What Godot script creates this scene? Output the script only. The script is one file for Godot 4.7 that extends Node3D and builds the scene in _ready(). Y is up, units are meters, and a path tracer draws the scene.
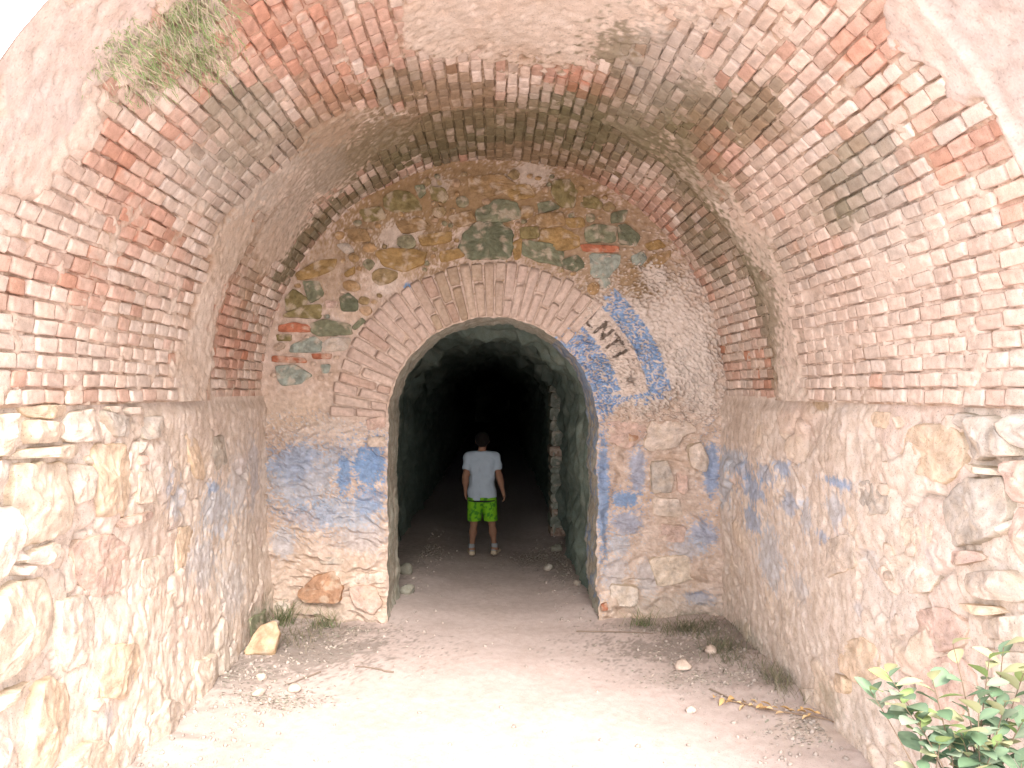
extends Node3D
# An old brick vaulted portal in front of a tunnel mouth. Metres, y up; the vault axis runs along -z ("d" below is -z).

const SPRING := 2.1      # height of the vault's springing line
const RAD := 2.05        # inner radius of the vault
const FRONT := 2.8       # d of the open front
const RING := 5.78       # d where the outer vault meets the inner ring
const BACK := 7.24       # d of the end wall
const DOOR := Vector2(-0.02, 1.81)   # centre of the door arch (x, y)
const DOOR_R := 0.945

const VAULT_TINT := [
	[4.36, 3.764, 0.282, 0.389, 0.56, 0.25, 0.16, 0.61, 0],
	[4.242, 4.237, 0.265, 0.657, 0.56, 0.25, 0.16, 0.41, 0],
	[4.157, 4.989, 0.249, 0.379, 0.56, 0.25, 0.16, 0.66, 0],
	[3.88, 4.51, 0.169, 0.496, 0.56, 0.25, 0.16, 0.41, 0],
	[2.54, 5.084, 0.254, 0.347, 0.56, 0.25, 0.16, 0.78, 0],
	[2.772, 5.082, 0.159, 0.236, 0.56, 0.25, 0.16, 0.57, 0],
	[3.399, 5.732, 0.086, 0.24, 0.56, 0.25, 0.16, 0.57, 0],
	[5.349, 3.871, 0.194, 0.411, 0.56, 0.25, 0.16, 0.49, 0],
	[5.54, 4.303, 0.161, 0.452, 0.56, 0.25, 0.16, 0.61, 0],
	[5.926, 4.073, 0.127, 0.304, 0.56, 0.25, 0.16, 0.49, 0],
	[5.86, 3.579, 0.089, 0.312, 0.56, 0.25, 0.16, 0.41, 0],
	[5.013, 4.125, 0.129, 0.259, 0.56, 0.25, 0.16, 0.49, 0],
	[6.046, 6.264, 0.313, 0.598, 0.56, 0.25, 0.16, 0.57, 0],
	[5.774, 5.821, 0.218, 0.413, 0.56, 0.25, 0.16, 0.41, 0],
	[1.837, 5.122, 0.192, 0.48, 0.56, 0.25, 0.16, 0.45, 0],
	[1.587, 5.165, 0.226, 0.569, 0.56, 0.25, 0.16, 0.49, 0],
	[1.513, 3.152, 0.118, 0.182, 0.56, 0.25, 0.16, 0.49, 0],
	[0.961, 3.113, 0.086, 0.295, 0.56, 0.25, 0.16, 0.61, 0],
	[0.713, 3.023, 0.057, 0.195, 0.56, 0.25, 0.16, 0.57, 0],
	[2.414, 7.39, 0.554, 0.666, 0.56, 0.25, 0.16, 0.57, 0],
	[1.796, 6.999, 0.35, 0.538, 0.56, 0.25, 0.16, 0.45, 0],
	[0.563, 4.447, 0.111, 0.362, 0.56, 0.25, 0.16, 0.33, 0],
	[0.823, 4.575, 0.114, 0.319, 0.56, 0.25, 0.16, 0.41, 0],
	[0.617, 10.802, 0.135, 0.711, 0.56, 0.25, 0.16, 0.33, 0],
	[0.262, 3.221, 0.04, 0.158, 0.56, 0.25, 0.16, 0.49, 0],
	[6.056, 3.392, 0.051, 0.211, 0.56, 0.25, 0.16, 0.33, 0],
	[6.416, 3.859, 0.058, 0.363, 0.56, 0.25, 0.16, 0.25, 0],
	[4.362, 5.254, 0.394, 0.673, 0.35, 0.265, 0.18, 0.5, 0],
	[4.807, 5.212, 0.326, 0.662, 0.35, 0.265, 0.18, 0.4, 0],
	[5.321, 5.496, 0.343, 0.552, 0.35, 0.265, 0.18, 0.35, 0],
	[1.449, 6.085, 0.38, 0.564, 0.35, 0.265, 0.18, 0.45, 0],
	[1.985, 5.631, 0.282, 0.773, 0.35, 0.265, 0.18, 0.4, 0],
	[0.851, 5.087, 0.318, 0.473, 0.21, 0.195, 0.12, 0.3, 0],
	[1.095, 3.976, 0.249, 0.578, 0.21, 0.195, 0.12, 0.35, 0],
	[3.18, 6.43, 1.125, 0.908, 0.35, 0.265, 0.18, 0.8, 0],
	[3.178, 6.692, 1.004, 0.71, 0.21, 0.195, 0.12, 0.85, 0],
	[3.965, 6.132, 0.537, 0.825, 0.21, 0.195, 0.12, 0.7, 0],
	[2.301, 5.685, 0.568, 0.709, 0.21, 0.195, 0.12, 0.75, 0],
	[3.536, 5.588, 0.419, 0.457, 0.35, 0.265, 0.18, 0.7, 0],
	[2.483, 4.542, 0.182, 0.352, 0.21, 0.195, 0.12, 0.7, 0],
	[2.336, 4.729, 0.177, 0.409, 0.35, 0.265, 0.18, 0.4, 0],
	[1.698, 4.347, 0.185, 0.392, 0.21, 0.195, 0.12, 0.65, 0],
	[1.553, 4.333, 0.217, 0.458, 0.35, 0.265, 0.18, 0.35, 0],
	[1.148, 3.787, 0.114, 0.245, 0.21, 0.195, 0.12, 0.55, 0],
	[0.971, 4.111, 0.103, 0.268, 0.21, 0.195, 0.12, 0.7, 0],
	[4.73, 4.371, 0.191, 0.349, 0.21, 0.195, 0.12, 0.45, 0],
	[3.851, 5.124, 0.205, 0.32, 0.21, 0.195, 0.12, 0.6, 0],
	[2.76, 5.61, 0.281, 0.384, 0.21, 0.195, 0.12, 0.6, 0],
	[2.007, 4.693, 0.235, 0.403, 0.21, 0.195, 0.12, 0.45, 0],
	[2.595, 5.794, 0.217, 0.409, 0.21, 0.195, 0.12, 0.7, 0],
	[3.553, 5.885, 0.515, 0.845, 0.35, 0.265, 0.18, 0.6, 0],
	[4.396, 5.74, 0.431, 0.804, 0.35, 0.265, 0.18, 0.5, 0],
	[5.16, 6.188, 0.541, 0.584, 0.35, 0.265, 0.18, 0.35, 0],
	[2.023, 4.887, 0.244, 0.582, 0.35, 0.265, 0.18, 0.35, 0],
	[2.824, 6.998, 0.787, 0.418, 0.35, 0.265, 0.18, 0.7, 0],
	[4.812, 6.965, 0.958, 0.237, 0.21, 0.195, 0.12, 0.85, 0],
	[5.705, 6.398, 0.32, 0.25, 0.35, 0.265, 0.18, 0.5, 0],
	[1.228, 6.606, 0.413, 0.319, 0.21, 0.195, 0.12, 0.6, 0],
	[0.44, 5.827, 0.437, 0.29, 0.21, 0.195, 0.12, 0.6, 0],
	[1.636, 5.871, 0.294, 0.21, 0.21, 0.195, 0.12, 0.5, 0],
	[0.435, 4.933, 0.432, 1.187, 0.74, 0.63, 0.56, 0.8, 0],
	[0.409, 3.612, 0.361, 0.875, 0.74, 0.63, 0.56, 0.75, 0],
	[5.616, 3.469, 0.26, 0.514, 0.74, 0.63, 0.56, 0.65, 0],
	[0.719, 3.756, 0.282, 0.688, 0.74, 0.63, 0.56, 0.7, 0],
	[0.088, 3.524, 0.176, 0.757, 0.74, 0.63, 0.56, 0.55, 0],
	[1.205, 4.788, 0.359, 0.699, 0.74, 0.63, 0.56, 0.5, 0],
	[6.243, 3.934, 0.197, 0.755, 0.74, 0.63, 0.56, 0.4, 0],
	[4.851, 4.782, 0.359, 0.837, 0.52, 0.49, 0.45, 0.5, 0],
	[5.121, 4.686, 0.234, 0.669, 0.52, 0.49, 0.45, 0.45, 0],
	[0.897, 3.859, 0.289, 0.363, 0.52, 0.49, 0.45, 0.4, 0],
	[2.081, 4.221, 0.264, 0.543, 0.52, 0.49, 0.45, 0.35, 0],
	[2.297, 4.922, 0.246, 0.591, 0.52, 0.49, 0.45, 0.3, 0],
	[1.142, 4.564, 0.342, 0.381, 0.74, 0.63, 0.56, 0.4, 0],
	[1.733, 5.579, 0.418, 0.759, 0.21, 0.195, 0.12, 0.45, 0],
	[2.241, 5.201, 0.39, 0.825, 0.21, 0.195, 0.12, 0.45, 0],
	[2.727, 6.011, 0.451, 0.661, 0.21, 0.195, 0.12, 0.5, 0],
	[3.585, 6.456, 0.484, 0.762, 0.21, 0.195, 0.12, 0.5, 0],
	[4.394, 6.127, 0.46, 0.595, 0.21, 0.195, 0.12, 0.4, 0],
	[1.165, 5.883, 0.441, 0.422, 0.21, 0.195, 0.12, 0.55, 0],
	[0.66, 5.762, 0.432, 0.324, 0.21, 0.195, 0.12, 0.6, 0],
	[2.244, 4.555, 0.228, 0.506, 0.52, 0.49, 0.45, 0.5, 0],
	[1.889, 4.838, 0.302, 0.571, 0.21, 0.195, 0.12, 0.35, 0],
	[4.804, 5.871, 0.44, 0.631, 0.52, 0.49, 0.45, 0.4, 0],
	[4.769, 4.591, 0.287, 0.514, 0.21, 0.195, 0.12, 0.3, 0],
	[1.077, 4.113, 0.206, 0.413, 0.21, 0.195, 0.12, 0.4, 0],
	[1.064, 3.698, 0.185, 0.334, 0.52, 0.49, 0.45, 0.4, 0],
]
const VAULT_PLASTER := [
	[3.026, 4.437, 0.638, 0.576, 1.3],
	[3.472, 4.459, 0.307, 0.461, 1.2],
	[2.565, 4.119, 0.283, 0.414, 1.2],
	[2.971, 3.618, 0.904, 0.479, 1.3],
	[5.121, 2.982, 0.224, 0.282, 1.4],
	[5.454, 3.161, 0.237, 0.274, 1.2],
	[4.901, 3.197, 0.24, 0.312, 1],
	[5.269, 3.285, 0.164, 0.23, 0.9],
	[1.258, 2.737, 0.239, 0.228, 1.4],
	[1.47, 2.874, 0.144, 0.227, 1.1],
	[1.058, 2.743, 0.103, 0.115, 1.2],
	[4.576, 6.105, 0.458, 0.636, 0.9],
	[5.113, 6.381, 0.439, 0.546, 0.9],
	[6.236, 5.44, 0.204, 0.433, 1],
	[4.021, 5.947, 0.297, 0.474, 0.8],
	[0.567, 3.895, 0.122, 0.37, 0.5],
	[0.262, 4.647, 0.116, 0.527, 0.5],
	[2.037, 4.364, 0.164, 0.348, 0.6],
	[2.128, 5.046, 0.189, 0.388, 0.5],
	[6.106, 4.434, 0.111, 0.479, 0.45],
	[5.031, 4.526, 0.226, 0.5, 0.5],
	[1.264, 2.598, 0.162, 0.165, 1.2],
	[1.784, 3.583, 0.09, 0.157, 0.4],
]
const LEFT_STONES := [
	[0.77, 0.69, 0.6, 0.09, 3.313, 2.001, 3.482, 2.004, 3.55, 1.967, 3.534, 1.857, 3.467, 1.831, 3.368, 1.818, 3.222, 1.838, 3.222, 1.987],
	[0.73, 0.61, 0.49, 0.03, 3.482, 2.026, 3.702, 2.031, 3.895, 2.032, 3.895, 1.973, 3.736, 1.965, 3.589, 1.979],
	[0.77, 0.69, 0.6, 0.07, 3.557, 1.971, 3.814, 1.947, 3.832, 1.899, 3.77, 1.86, 3.542, 1.861],
	[0.79, 0.73, 0.68, 0.06, 3.923, 1.992, 4.216, 2.01, 4.293, 1.955, 4.282, 1.832, 3.923, 1.845, 3.832, 1.899],
	[0.55, 0.52, 0.49, 0.05, 4.238, 1.994, 4.373, 1.969, 4.594, 1.939, 4.633, 1.828, 4.362, 1.844, 4.293, 1.912],
	[0.55, 0.52, 0.49, 0.05, 4.659, 1.943, 4.91, 1.947, 4.94, 1.872, 4.866, 1.814, 4.699, 1.806],
	[0.7, 0.63, 0.575, 0.06, 4.271, 2.015, 4.481, 2.016, 4.457, 1.972, 4.327, 1.976],
	[0.7, 0.63, 0.575, 0.05, 4.493, 2.005, 4.686, 2.006, 4.672, 1.96, 4.505, 1.965],
	[0.77, 0.69, 0.6, 0.07, 3.542, 1.843, 3.971, 1.837, 3.99, 1.786, 3.877, 1.77, 3.744, 1.791, 3.417, 1.805],
	[0.79, 0.73, 0.68, 0.09, 3.313, 1.814, 3.381, 1.813, 3.417, 1.75, 3.41, 1.648, 3.313, 1.64, 3.209, 1.667, 3.209, 1.811],
	[0.77, 0.69, 0.6, 0.08, 3.417, 1.784, 3.877, 1.756, 3.914, 1.699, 3.923, 1.418, 3.719, 1.407, 3.504, 1.417, 3.489, 1.494, 3.431, 1.624],
	[0.7, 0.63, 0.575, 0.05, 3.895, 1.749, 4.09, 1.722, 4.141, 1.665, 4.121, 1.554, 3.942, 1.528, 3.923, 1.614],
	[0.73, 0.61, 0.49, 0.05, 4.141, 1.82, 4.505, 1.802, 4.581, 1.734, 4.505, 1.402, 4.194, 1.439, 4.162, 1.585],
	[0.7, 0.63, 0.575, 0.04, 4.633, 1.625, 4.795, 1.638, 4.838, 1.429, 4.607, 1.444],
	[0.79, 0.73, 0.68, 0.05, 4.594, 1.807, 4.713, 1.8, 4.713, 1.735, 4.607, 1.737],
	[0.68, 0.54, 0.49, 0.05, 4.607, 1.726, 4.754, 1.714, 4.767, 1.659, 4.633, 1.666],
	[0.68, 0.54, 0.49, 0.05, 4.362, 1.397, 4.795, 1.387, 4.838, 1.338, 4.42, 1.343],
	[0.79, 0.73, 0.68, 0.07, 3.527, 1.39, 3.788, 1.395, 3.805, 1.334, 3.685, 1.303, 3.542, 1.343],
	[0.79, 0.73, 0.68, 0.06, 3.431, 1.422, 3.504, 1.412, 3.512, 1.371, 3.46, 1.365],
	[0.79, 0.73, 0.68, 0.07, 3.46, 1.352, 3.581, 1.326, 3.573, 1.287, 3.489, 1.297],
	[0.77, 0.69, 0.6, 0.09, 3.313, 1.259, 3.475, 1.288, 3.727, 1.233, 3.788, 1.115, 3.796, 0.952, 3.677, 0.919, 3.512, 0.902, 3.333, 0.879, 3.235, 0.903, 3.235, 1.251],
	[0.79, 0.73, 0.68, 0.07, 3.313, 1.632, 3.417, 1.609, 3.467, 1.493, 3.453, 1.431, 3.368, 1.321, 3.222, 1.294, 3.222, 1.637],
	[0.77, 0.69, 0.6, 0.07, 3.248, 0.85, 3.313, 0.841, 3.475, 0.827, 3.596, 0.814, 3.527, 0.777, 3.333, 0.771, 3.248, 0.781],
	[0.73, 0.61, 0.49, 0.05, 3.573, 0.724, 3.702, 0.795, 3.905, 0.675, 3.923, 0.486, 3.805, 0.411, 3.653, 0.374, 3.512, 0.41],
	[0.79, 0.73, 0.68, 0.04, 3.823, 1.097, 4.1, 1.075, 4.194, 0.894, 4.11, 0.713, 3.895, 0.746, 3.823, 0.905],
	[0.68, 0.54, 0.49, 0.03, 3.971, 1.355, 4.373, 1.324, 4.594, 1.21, 4.493, 0.977, 4.194, 1.02, 3.99, 1.177],
	[0.73, 0.61, 0.49, 0.045, 4.271, 0.755, 4.607, 0.66, 4.581, 0.479, 4.42, 0.409, 4.184, 0.51, 4.173, 0.598],
	[0.7, 0.63, 0.575, 0.05, 4.646, 0.218, 4.896, 0.24, 5.174, 0.069, 4.824, -0.04, 4.581, -0.024],
	[0.77, 0.69, 0.6, 0.05, 3.719, 0.357, 4, 0.375, 4.238, 0.262, 4.184, 0.087, 3.677, 0.284],
	[0.79, 0.73, 0.68, 0.07, 3.313, 0.725, 3.381, 0.642, 3.395, 0.551, 3.347, 0.447, 3.222, 0.509, 3.222, 0.763],
	[0.73, 0.61, 0.49, 0.025, 5.342, 1.82, 5.616, 1.742, 5.775, 1.458, 5.541, 1.491, 5.395, 1.689],
	[0.52, 0.49, 0.45, 0.03, 5.878, 1.755, 6.097, 1.765, 6.212, 1.549, 5.985, 1.494, 5.857, 1.602],
	[0.73, 0.61, 0.49, 0.02, 5.273, 1.21, 5.541, 1.165, 5.43, 0.837, 5.223, 0.84, 5.206, 1.091],
	[0.25, 0.28, 0.2, 0.05, 6.56, 0.239, 7.039, 0.2, 7.1, -0.003, 6.613, 0.058],
	[0.7, 0.63, 0.575, 0.03, 5.062, 1.67, 5.223, 1.617, 5.157, 1.423, 4.985, 1.489],
	[0.7, 0.63, 0.575, 0.05, 5.29, 0.315, 5.694, 0.249, 5.754, -0.044, 5.377, -0.017],
	[0.7, 0.63, 0.575, 0.02, 4.699, 1.101, 5.015, 1.084, 5.077, 0.767, 4.754, 0.733],
]
const RIGHT_STONES := [
	[0.55, 0.52, 0.49, 0.08, 3.604, 1.956, 3.489, 2.004, 3.374, 1.995, 3.417, 1.942, 3.467, 1.922],
	[0.55, 0.52, 0.49, 0.09, 3.453, 1.919, 3.361, 1.987, 3.235, 1.995, 3.112, 1.909, 3.1, 1.84, 3.3, 1.82, 3.327, 1.796, 3.445, 1.833],
	[0.55, 0.52, 0.49, 0.08, 3.178, 1.961, 3.1, 2.011, 2.998, 2.014, 2.998, 1.868, 3.089, 1.876],
	[0.73, 0.61, 0.49, 0.035, 4.141, 1.857, 3.895, 1.93, 3.62, 1.946, 3.482, 1.895, 3.475, 1.8, 3.542, 1.706, 3.644, 1.667, 3.788, 1.688, 4.121, 1.693],
	[0.77, 0.69, 0.6, 0.08, 3.431, 1.783, 3.216, 1.778, 3.184, 1.754, 3.361, 1.747],
	[0.68, 0.54, 0.49, 0.07, 3.203, 1.804, 3.1, 1.825, 3.009, 1.833, 3.009, 1.671, 3.142, 1.652, 3.142, 1.739],
	[0.55, 0.52, 0.49, 0.06, 3.438, 1.718, 3.216, 1.742, 3.16, 1.709, 3.16, 1.59, 3.235, 1.502, 3.395, 1.438, 3.661, 1.377, 3.644, 1.572],
	[0.79, 0.73, 0.68, 0.07, 3.209, 1.566, 3.148, 1.585, 3.148, 1.545, 3.203, 1.507],
	[0.68, 0.54, 0.49, 0.06, 3.124, 1.631, 3.009, 1.656, 3.009, 1.43, 3.112, 1.415],
	[0.68, 0.54, 0.49, 0.05, 3.565, 1.374, 3.417, 1.408, 3.327, 1.389, 3.527, 1.315, 3.661, 1.318],
	[0.55, 0.52, 0.49, 0.015, 4.481, 1.585, 4.121, 1.642, 4.141, 1.458, 4.505, 1.373],
	[0.73, 0.61, 0.49, 0.02, 4.327, 1.981, 4.121, 1.987, 4.141, 1.893, 4.304, 1.901],
	[0.7, 0.63, 0.575, 0.07, 3.445, 1.308, 3.148, 1.388, 3.065, 1.33, 3.065, 1.272, 3.368, 1.216, 3.467, 1.229],
	[0.73, 0.61, 0.49, 0.06, 3.497, 1.16, 3.235, 1.214, 3.191, 1.203, 3.3, 1.155, 3.417, 1.143],
	[0.7, 0.63, 0.575, 0.06, 3.381, 1.111, 3.1, 1.22, 3.009, 1.246, 3.009, 1.13, 3.347, 1.054],
	[0.73, 0.61, 0.49, 0.03, 4.781, 0.57, 4.432, 0.726, 4.238, 0.707, 4.271, 0.552, 4.505, 0.427, 4.74, 0.441],
	[0.73, 0.61, 0.49, 0.04, 4.925, 0.364, 4.62, 0.431, 4.62, 0.333, 4.781, 0.283],
	[0.68, 0.54, 0.49, 0.03, 4.049, 0.976, 3.653, 1.1, 3.482, 1.073, 3.512, 0.959, 3.736, 0.858, 3.99, 0.873],
	[0.7, 0.63, 0.575, 0.02, 5.031, 1.132, 4.594, 1.279, 4.505, 1.098, 4.985, 0.91],
	[0.79, 0.73, 0.68, 0.025, 4.271, 1.187, 3.859, 1.328, 3.685, 1.252, 3.796, 1.127, 4.162, 1.033],
	[0.68, 0.54, 0.49, 0.03, 3.933, 0.773, 3.527, 0.918, 3.417, 0.819, 3.604, 0.568, 3.905, 0.563],
	[0.7, 0.63, 0.575, 0.06, 3.395, 0.996, 3.037, 1.094, 3.037, 0.847, 3.347, 0.74],
	[0.7, 0.63, 0.575, 0.02, 5.857, 0.562, 5.449, 0.738, 5.377, 0.42, 5.754, 0.23],
	[0.7, 0.63, 0.575, 0.04, 5.467, 0.05, 5.077, 0.196, 5.015, 0.063, 5.377, -0.064],
	[0.77, 0.69, 0.6, 0.015, 4.069, 1.439, 3.727, 1.518, 3.702, 1.383, 4.049, 1.3],
]
const END_STONES := [
	[0.18, 0.21, 0.15, 0.05, -0.308, 3.403, -0.262, 3.521, -0.145, 3.611, 0.018, 3.602, 0.145, 3.53, 0.118, 3.304, -0.235, 3.304],
	[0.25, 0.28, 0.2, 0.04, -0.163, 3.72, 0.018, 3.82, 0.19, 3.792, 0.226, 3.666, 0.018, 3.62, -0.145, 3.629],
	[0.28, 0.25, 0.13, 0.04, -0.996, 3.829, -0.905, 3.892, -0.778, 3.883, -0.679, 3.774, -0.688, 3.729, -0.887, 3.711, -0.977, 3.738],
	[0.25, 0.28, 0.2, 0.03, -0.724, 3.937, -0.643, 3.955, -0.624, 3.883, -0.679, 3.829],
	[0.28, 0.25, 0.13, 0.03, -0.588, 3.937, -0.462, 3.919, -0.425, 3.847, -0.462, 3.792, -0.57, 3.829],
	[0.4, 0.29, 0.14, 0.04, -1.068, 3.349, -0.905, 3.376, -0.643, 3.349, -0.661, 3.249, -0.815, 3.177, -0.996, 3.222],
	[0.4, 0.29, 0.14, 0.03, -0.498, 3.349, -0.335, 3.376, -0.272, 3.313, -0.48, 3.249],
	[0.4, 0.29, 0.14, 0.03, -0.688, 3.494, -0.407, 3.53, -0.407, 3.439, -0.643, 3.403],
	[0.37, 0.27, 0.155, 0.04, 0.371, 3.684, 0.606, 3.711, 0.634, 3.593, 0.407, 3.575],
	[0.25, 0.28, 0.2, 0.03, 0.389, 3.792, 0.507, 3.81, 0.588, 3.756, 0.407, 3.702],
	[0.28, 0.25, 0.13, 0.03, 0.226, 3.566, 0.389, 3.575, 0.389, 3.476, 0.244, 3.476],
	[0.25, 0.28, 0.2, 0.04, 0.262, 3.448, 0.507, 3.421, 0.606, 3.349, 0.606, 3.231, 0.371, 3.277, 0.262, 3.331],
	[0.4, 0.29, 0.14, 0.02, 0.154, 3.421, 0.244, 3.476, 0.235, 3.313, 0.181, 3.277],
	[0.37, 0.27, 0.155, 0.03, -0.425, 3.666, -0.217, 3.72, -0.181, 3.62, -0.335, 3.575],
	[0.28, 0.25, 0.13, 0.03, -1.222, 3.72, -1.032, 3.756, -0.996, 3.648, -1.167, 3.62],
	[0.28, 0.25, 0.13, 0.04, 0.534, 3.991, 0.67, 4.001, 0.742, 3.919, 0.706, 3.765, 0.597, 3.774, 0.516, 3.883],
	[0.28, 0.25, 0.13, 0.03, 0.787, 3.838, 0.887, 3.865, 0.968, 3.801, 0.95, 3.747, 0.787, 3.765],
	[0.25, 0.28, 0.2, 0.04, 0.824, 3.566, 0.923, 3.602, 1.095, 3.575, 1.077, 3.448, 0.833, 3.448],
	[0.18, 0.21, 0.15, 0.04, 1.122, 3.584, 1.186, 3.602, 1.312, 3.503, 1.276, 3.412, 1.131, 3.439],
	[0.25, 0.28, 0.2, 0.03, 1.059, 3.702, 1.204, 3.738, 1.167, 3.629, 1.059, 3.62],
	[0.52, 0.22, 0.14, 0.03, 0.796, 3.421, 1.113, 3.403, 1.113, 3.349, 0.815, 3.358],
	[0.36, 0.43, 0.4, 0.04, 0.869, 3.331, 1.131, 3.322, 1.113, 3.231, 1.023, 3.123, 0.887, 3.132],
	[0.18, 0.21, 0.15, 0.04, 0.615, 3.277, 0.742, 3.322, 0.824, 3.231, 0.724, 3.177, 0.624, 3.213],
	[0.36, 0.43, 0.4, 0.03, 1.24, 3.313, 1.339, 3.358, 1.376, 3.295, 1.321, 3.231, 1.258, 3.249],
	[0.4, 0.29, 0.14, 0.03, 1.358, 3.421, 1.484, 3.467, 1.557, 3.403, 1.412, 3.367],
	[0.37, 0.27, 0.155, 0.03, 1.358, 3.231, 1.43, 3.331, 1.593, 3.367, 1.575, 3.295, 1.466, 3.195],
	[0.4, 0.29, 0.14, 0.03, 0.425, 3.548, 0.597, 3.566, 0.76, 3.494, 0.742, 3.403, 0.588, 3.367, 0.416, 3.421],
	[0.36, 0.43, 0.4, 0.03, 0.941, 3.105, 1.041, 3.123, 1.041, 3.032, 0.968, 3.032],
	[0.4, 0.29, 0.14, 0.02, 0.615, 3.648, 0.796, 3.666, 0.815, 3.584, 0.688, 3.575],
	[0.4, 0.29, 0.14, 0.03, -1.783, 3.15, -1.602, 3.258, -1.448, 3.277, -1.466, 3.186, -1.629, 3.114, -1.765, 3.096],
	[0.28, 0.25, 0.13, 0.04, -1.882, 2.924, -1.81, 3.005, -1.692, 2.924, -1.71, 2.86, -1.873, 2.806],
	[0.28, 0.25, 0.13, 0.04, -1.882, 2.779, -1.729, 2.851, -1.575, 2.869, -1.575, 2.743, -1.864, 2.761],
	[0.25, 0.28, 0.2, 0.04, -1.729, 3.068, -1.602, 3.077, -1.548, 2.96, -1.665, 2.887, -1.692, 2.969],
	[0.18, 0.21, 0.15, 0.04, -1.394, 2.924, -1.321, 2.969, -1.24, 2.905, -1.249, 2.815, -1.376, 2.815],
	[0.52, 0.22, 0.14, 0.03, -1.928, 2.679, -1.81, 2.706, -1.665, 2.679, -1.656, 2.625, -1.928, 2.625],
	[0.25, 0.28, 0.2, 0.04, -1.647, 2.688, -1.529, 2.734, -1.321, 2.688, -1.303, 2.607, -1.584, 2.589, -1.638, 2.625],
	[0.36, 0.43, 0.4, 0.04, -1.819, 2.507, -1.629, 2.58, -1.557, 2.525, -1.584, 2.444, -1.828, 2.444],
	[0.52, 0.49, 0.45, 0.03, -1.548, 2.525, -1.466, 2.571, -1.303, 2.562, -1.348, 2.462, -1.529, 2.453],
	[0.52, 0.22, 0.14, 0.02, -1.991, 2.408, -1.729, 2.39, -1.71, 2.344, -1.991, 2.353],
	[0.52, 0.22, 0.14, 0.03, -1.647, 2.426, -1.475, 2.426, -1.484, 2.381, -1.629, 2.381],
	[0.36, 0.43, 0.4, 0.04, -1.955, 2.308, -1.81, 2.317, -1.656, 2.236, -1.756, 2.163, -1.91, 2.145, -1.946, 2.209],
	[0.36, 0.43, 0.4, 0.03, -1.566, 2.326, -1.484, 2.326, -1.502, 2.254, -1.557, 2.254],
	[0.28, 0.25, 0.13, 0.03, -1.955, 2.598, -1.837, 2.598, -1.837, 2.543, -1.955, 2.543],
	[0.25, 0.28, 0.2, 0.02, -1.285, 2.67, -1.204, 2.752, -1.167, 2.715, -1.258, 2.643],
	[0.52, 0.49, 0.45, 0.03, -1.43, 3.412, -1.321, 3.421, -1.267, 3.349, -1.348, 3.331],
	[0.4, 0.29, 0.14, 0.03, -1.358, 3.15, -1.267, 3.213, -1.267, 3.15, -1.339, 3.114],
	[0.37, 0.27, 0.155, 0.03, -1.367, 3.548, -1.167, 3.548, -1.122, 3.448, -1.267, 3.43],
	[0.68, 0.54, 0.49, 0.03, -1.529, 2.905, -1.421, 2.896, -1.43, 2.842, -1.511, 2.842],
	[0.37, 0.27, 0.155, 0.02, -0.905, 3.62, -0.679, 3.657, -0.588, 3.566, -0.815, 3.512],
	[0.37, 0.27, 0.155, 0.02, -0.226, 4.019, 0.045, 4.046, 0.181, 3.946, -0.045, 3.856, -0.208, 3.91],
	[0.4, 0.29, 0.14, 0.02, 0.045, 3.928, 0.299, 3.964, 0.362, 3.856, 0.181, 3.82],
	[0.68, 0.54, 0.49, 0.08, 0.986, 1.81, 1.348, 1.856, 1.412, 1.702, 1.213, 1.557, 1.014, 1.638],
	[0.52, 0.33, 0.23, 0.055, 1.131, 1.72, 1.312, 1.738, 1.312, 1.647, 1.167, 1.611],
	[0.7, 0.63, 0.575, 0.08, 1.412, 1.838, 1.692, 1.865, 1.864, 1.729, 1.72, 1.684, 1.665, 1.575, 1.358, 1.539],
	[0.55, 0.52, 0.49, 0.08, 1.421, 1.439, 1.575, 1.457, 1.638, 1.276, 1.602, 1.159, 1.43, 1.159],
	[0.7, 0.63, 0.575, 0.08, 1.747, 1.584, 1.864, 1.638, 1.946, 1.448, 1.919, 1.349, 1.774, 1.403],
	[0.7, 0.63, 0.575, 0.08, 1.439, 1.123, 1.692, 1.105, 1.72, 0.933, 1.448, 0.951],
	[0.68, 0.54, 0.49, 0.08, 1.656, 1.376, 1.765, 1.34, 1.747, 1.141, 1.665, 1.177],
	[0.68, 0.54, 0.49, 0.02, 1.493, 0.878, 1.765, 0.851, 1.729, 0.697, 1.511, 0.724],
	[0.56, 0.25, 0.16, 0.04, 0.95, 0.163, 1.014, 0.181, 1.023, 0.109, 0.959, 0.1],
	[0.79, 0.73, 0.68, 0.03, 1.041, 0.335, 1.312, 0.308, 1.294, 0.127, 1.059, 0.145],
	[0.77, 0.69, 0.6, 0.025, 1.403, 0.561, 1.765, 0.598, 1.855, 0.38, 1.493, 0.29],
	[0.52, 0.33, 0.23, 0.05, -1.774, 0.281, -1.602, 0.444, -1.43, 0.48, -1.358, 0.344, -1.385, 0.2, -1.71, 0.2],
	[0.68, 0.54, 0.49, 0.05, -1.321, 0.344, -1.068, 0.353, -1.005, 0.172, -1.095, 0.091, -1.258, 0.172],
	[0.79, 0.73, 0.68, 0.03, -1.249, 0.453, -1.158, 0.453, -1.158, 0.371, -1.249, 0.371],
	[0.79, 0.73, 0.68, 0.04, -1.14, 0.453, -0.996, 0.471, -0.996, 0.371, -1.14, 0.371],
	[0.55, 0.52, 0.49, 0.03, -1.566, 0.598, -1.321, 0.607, -1.321, 0.543, -1.566, 0.543],
	[0.68, 0.54, 0.49, 0.05, -1.158, 1.838, -0.986, 1.865, -0.986, 1.756, -1.149, 1.729],
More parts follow.
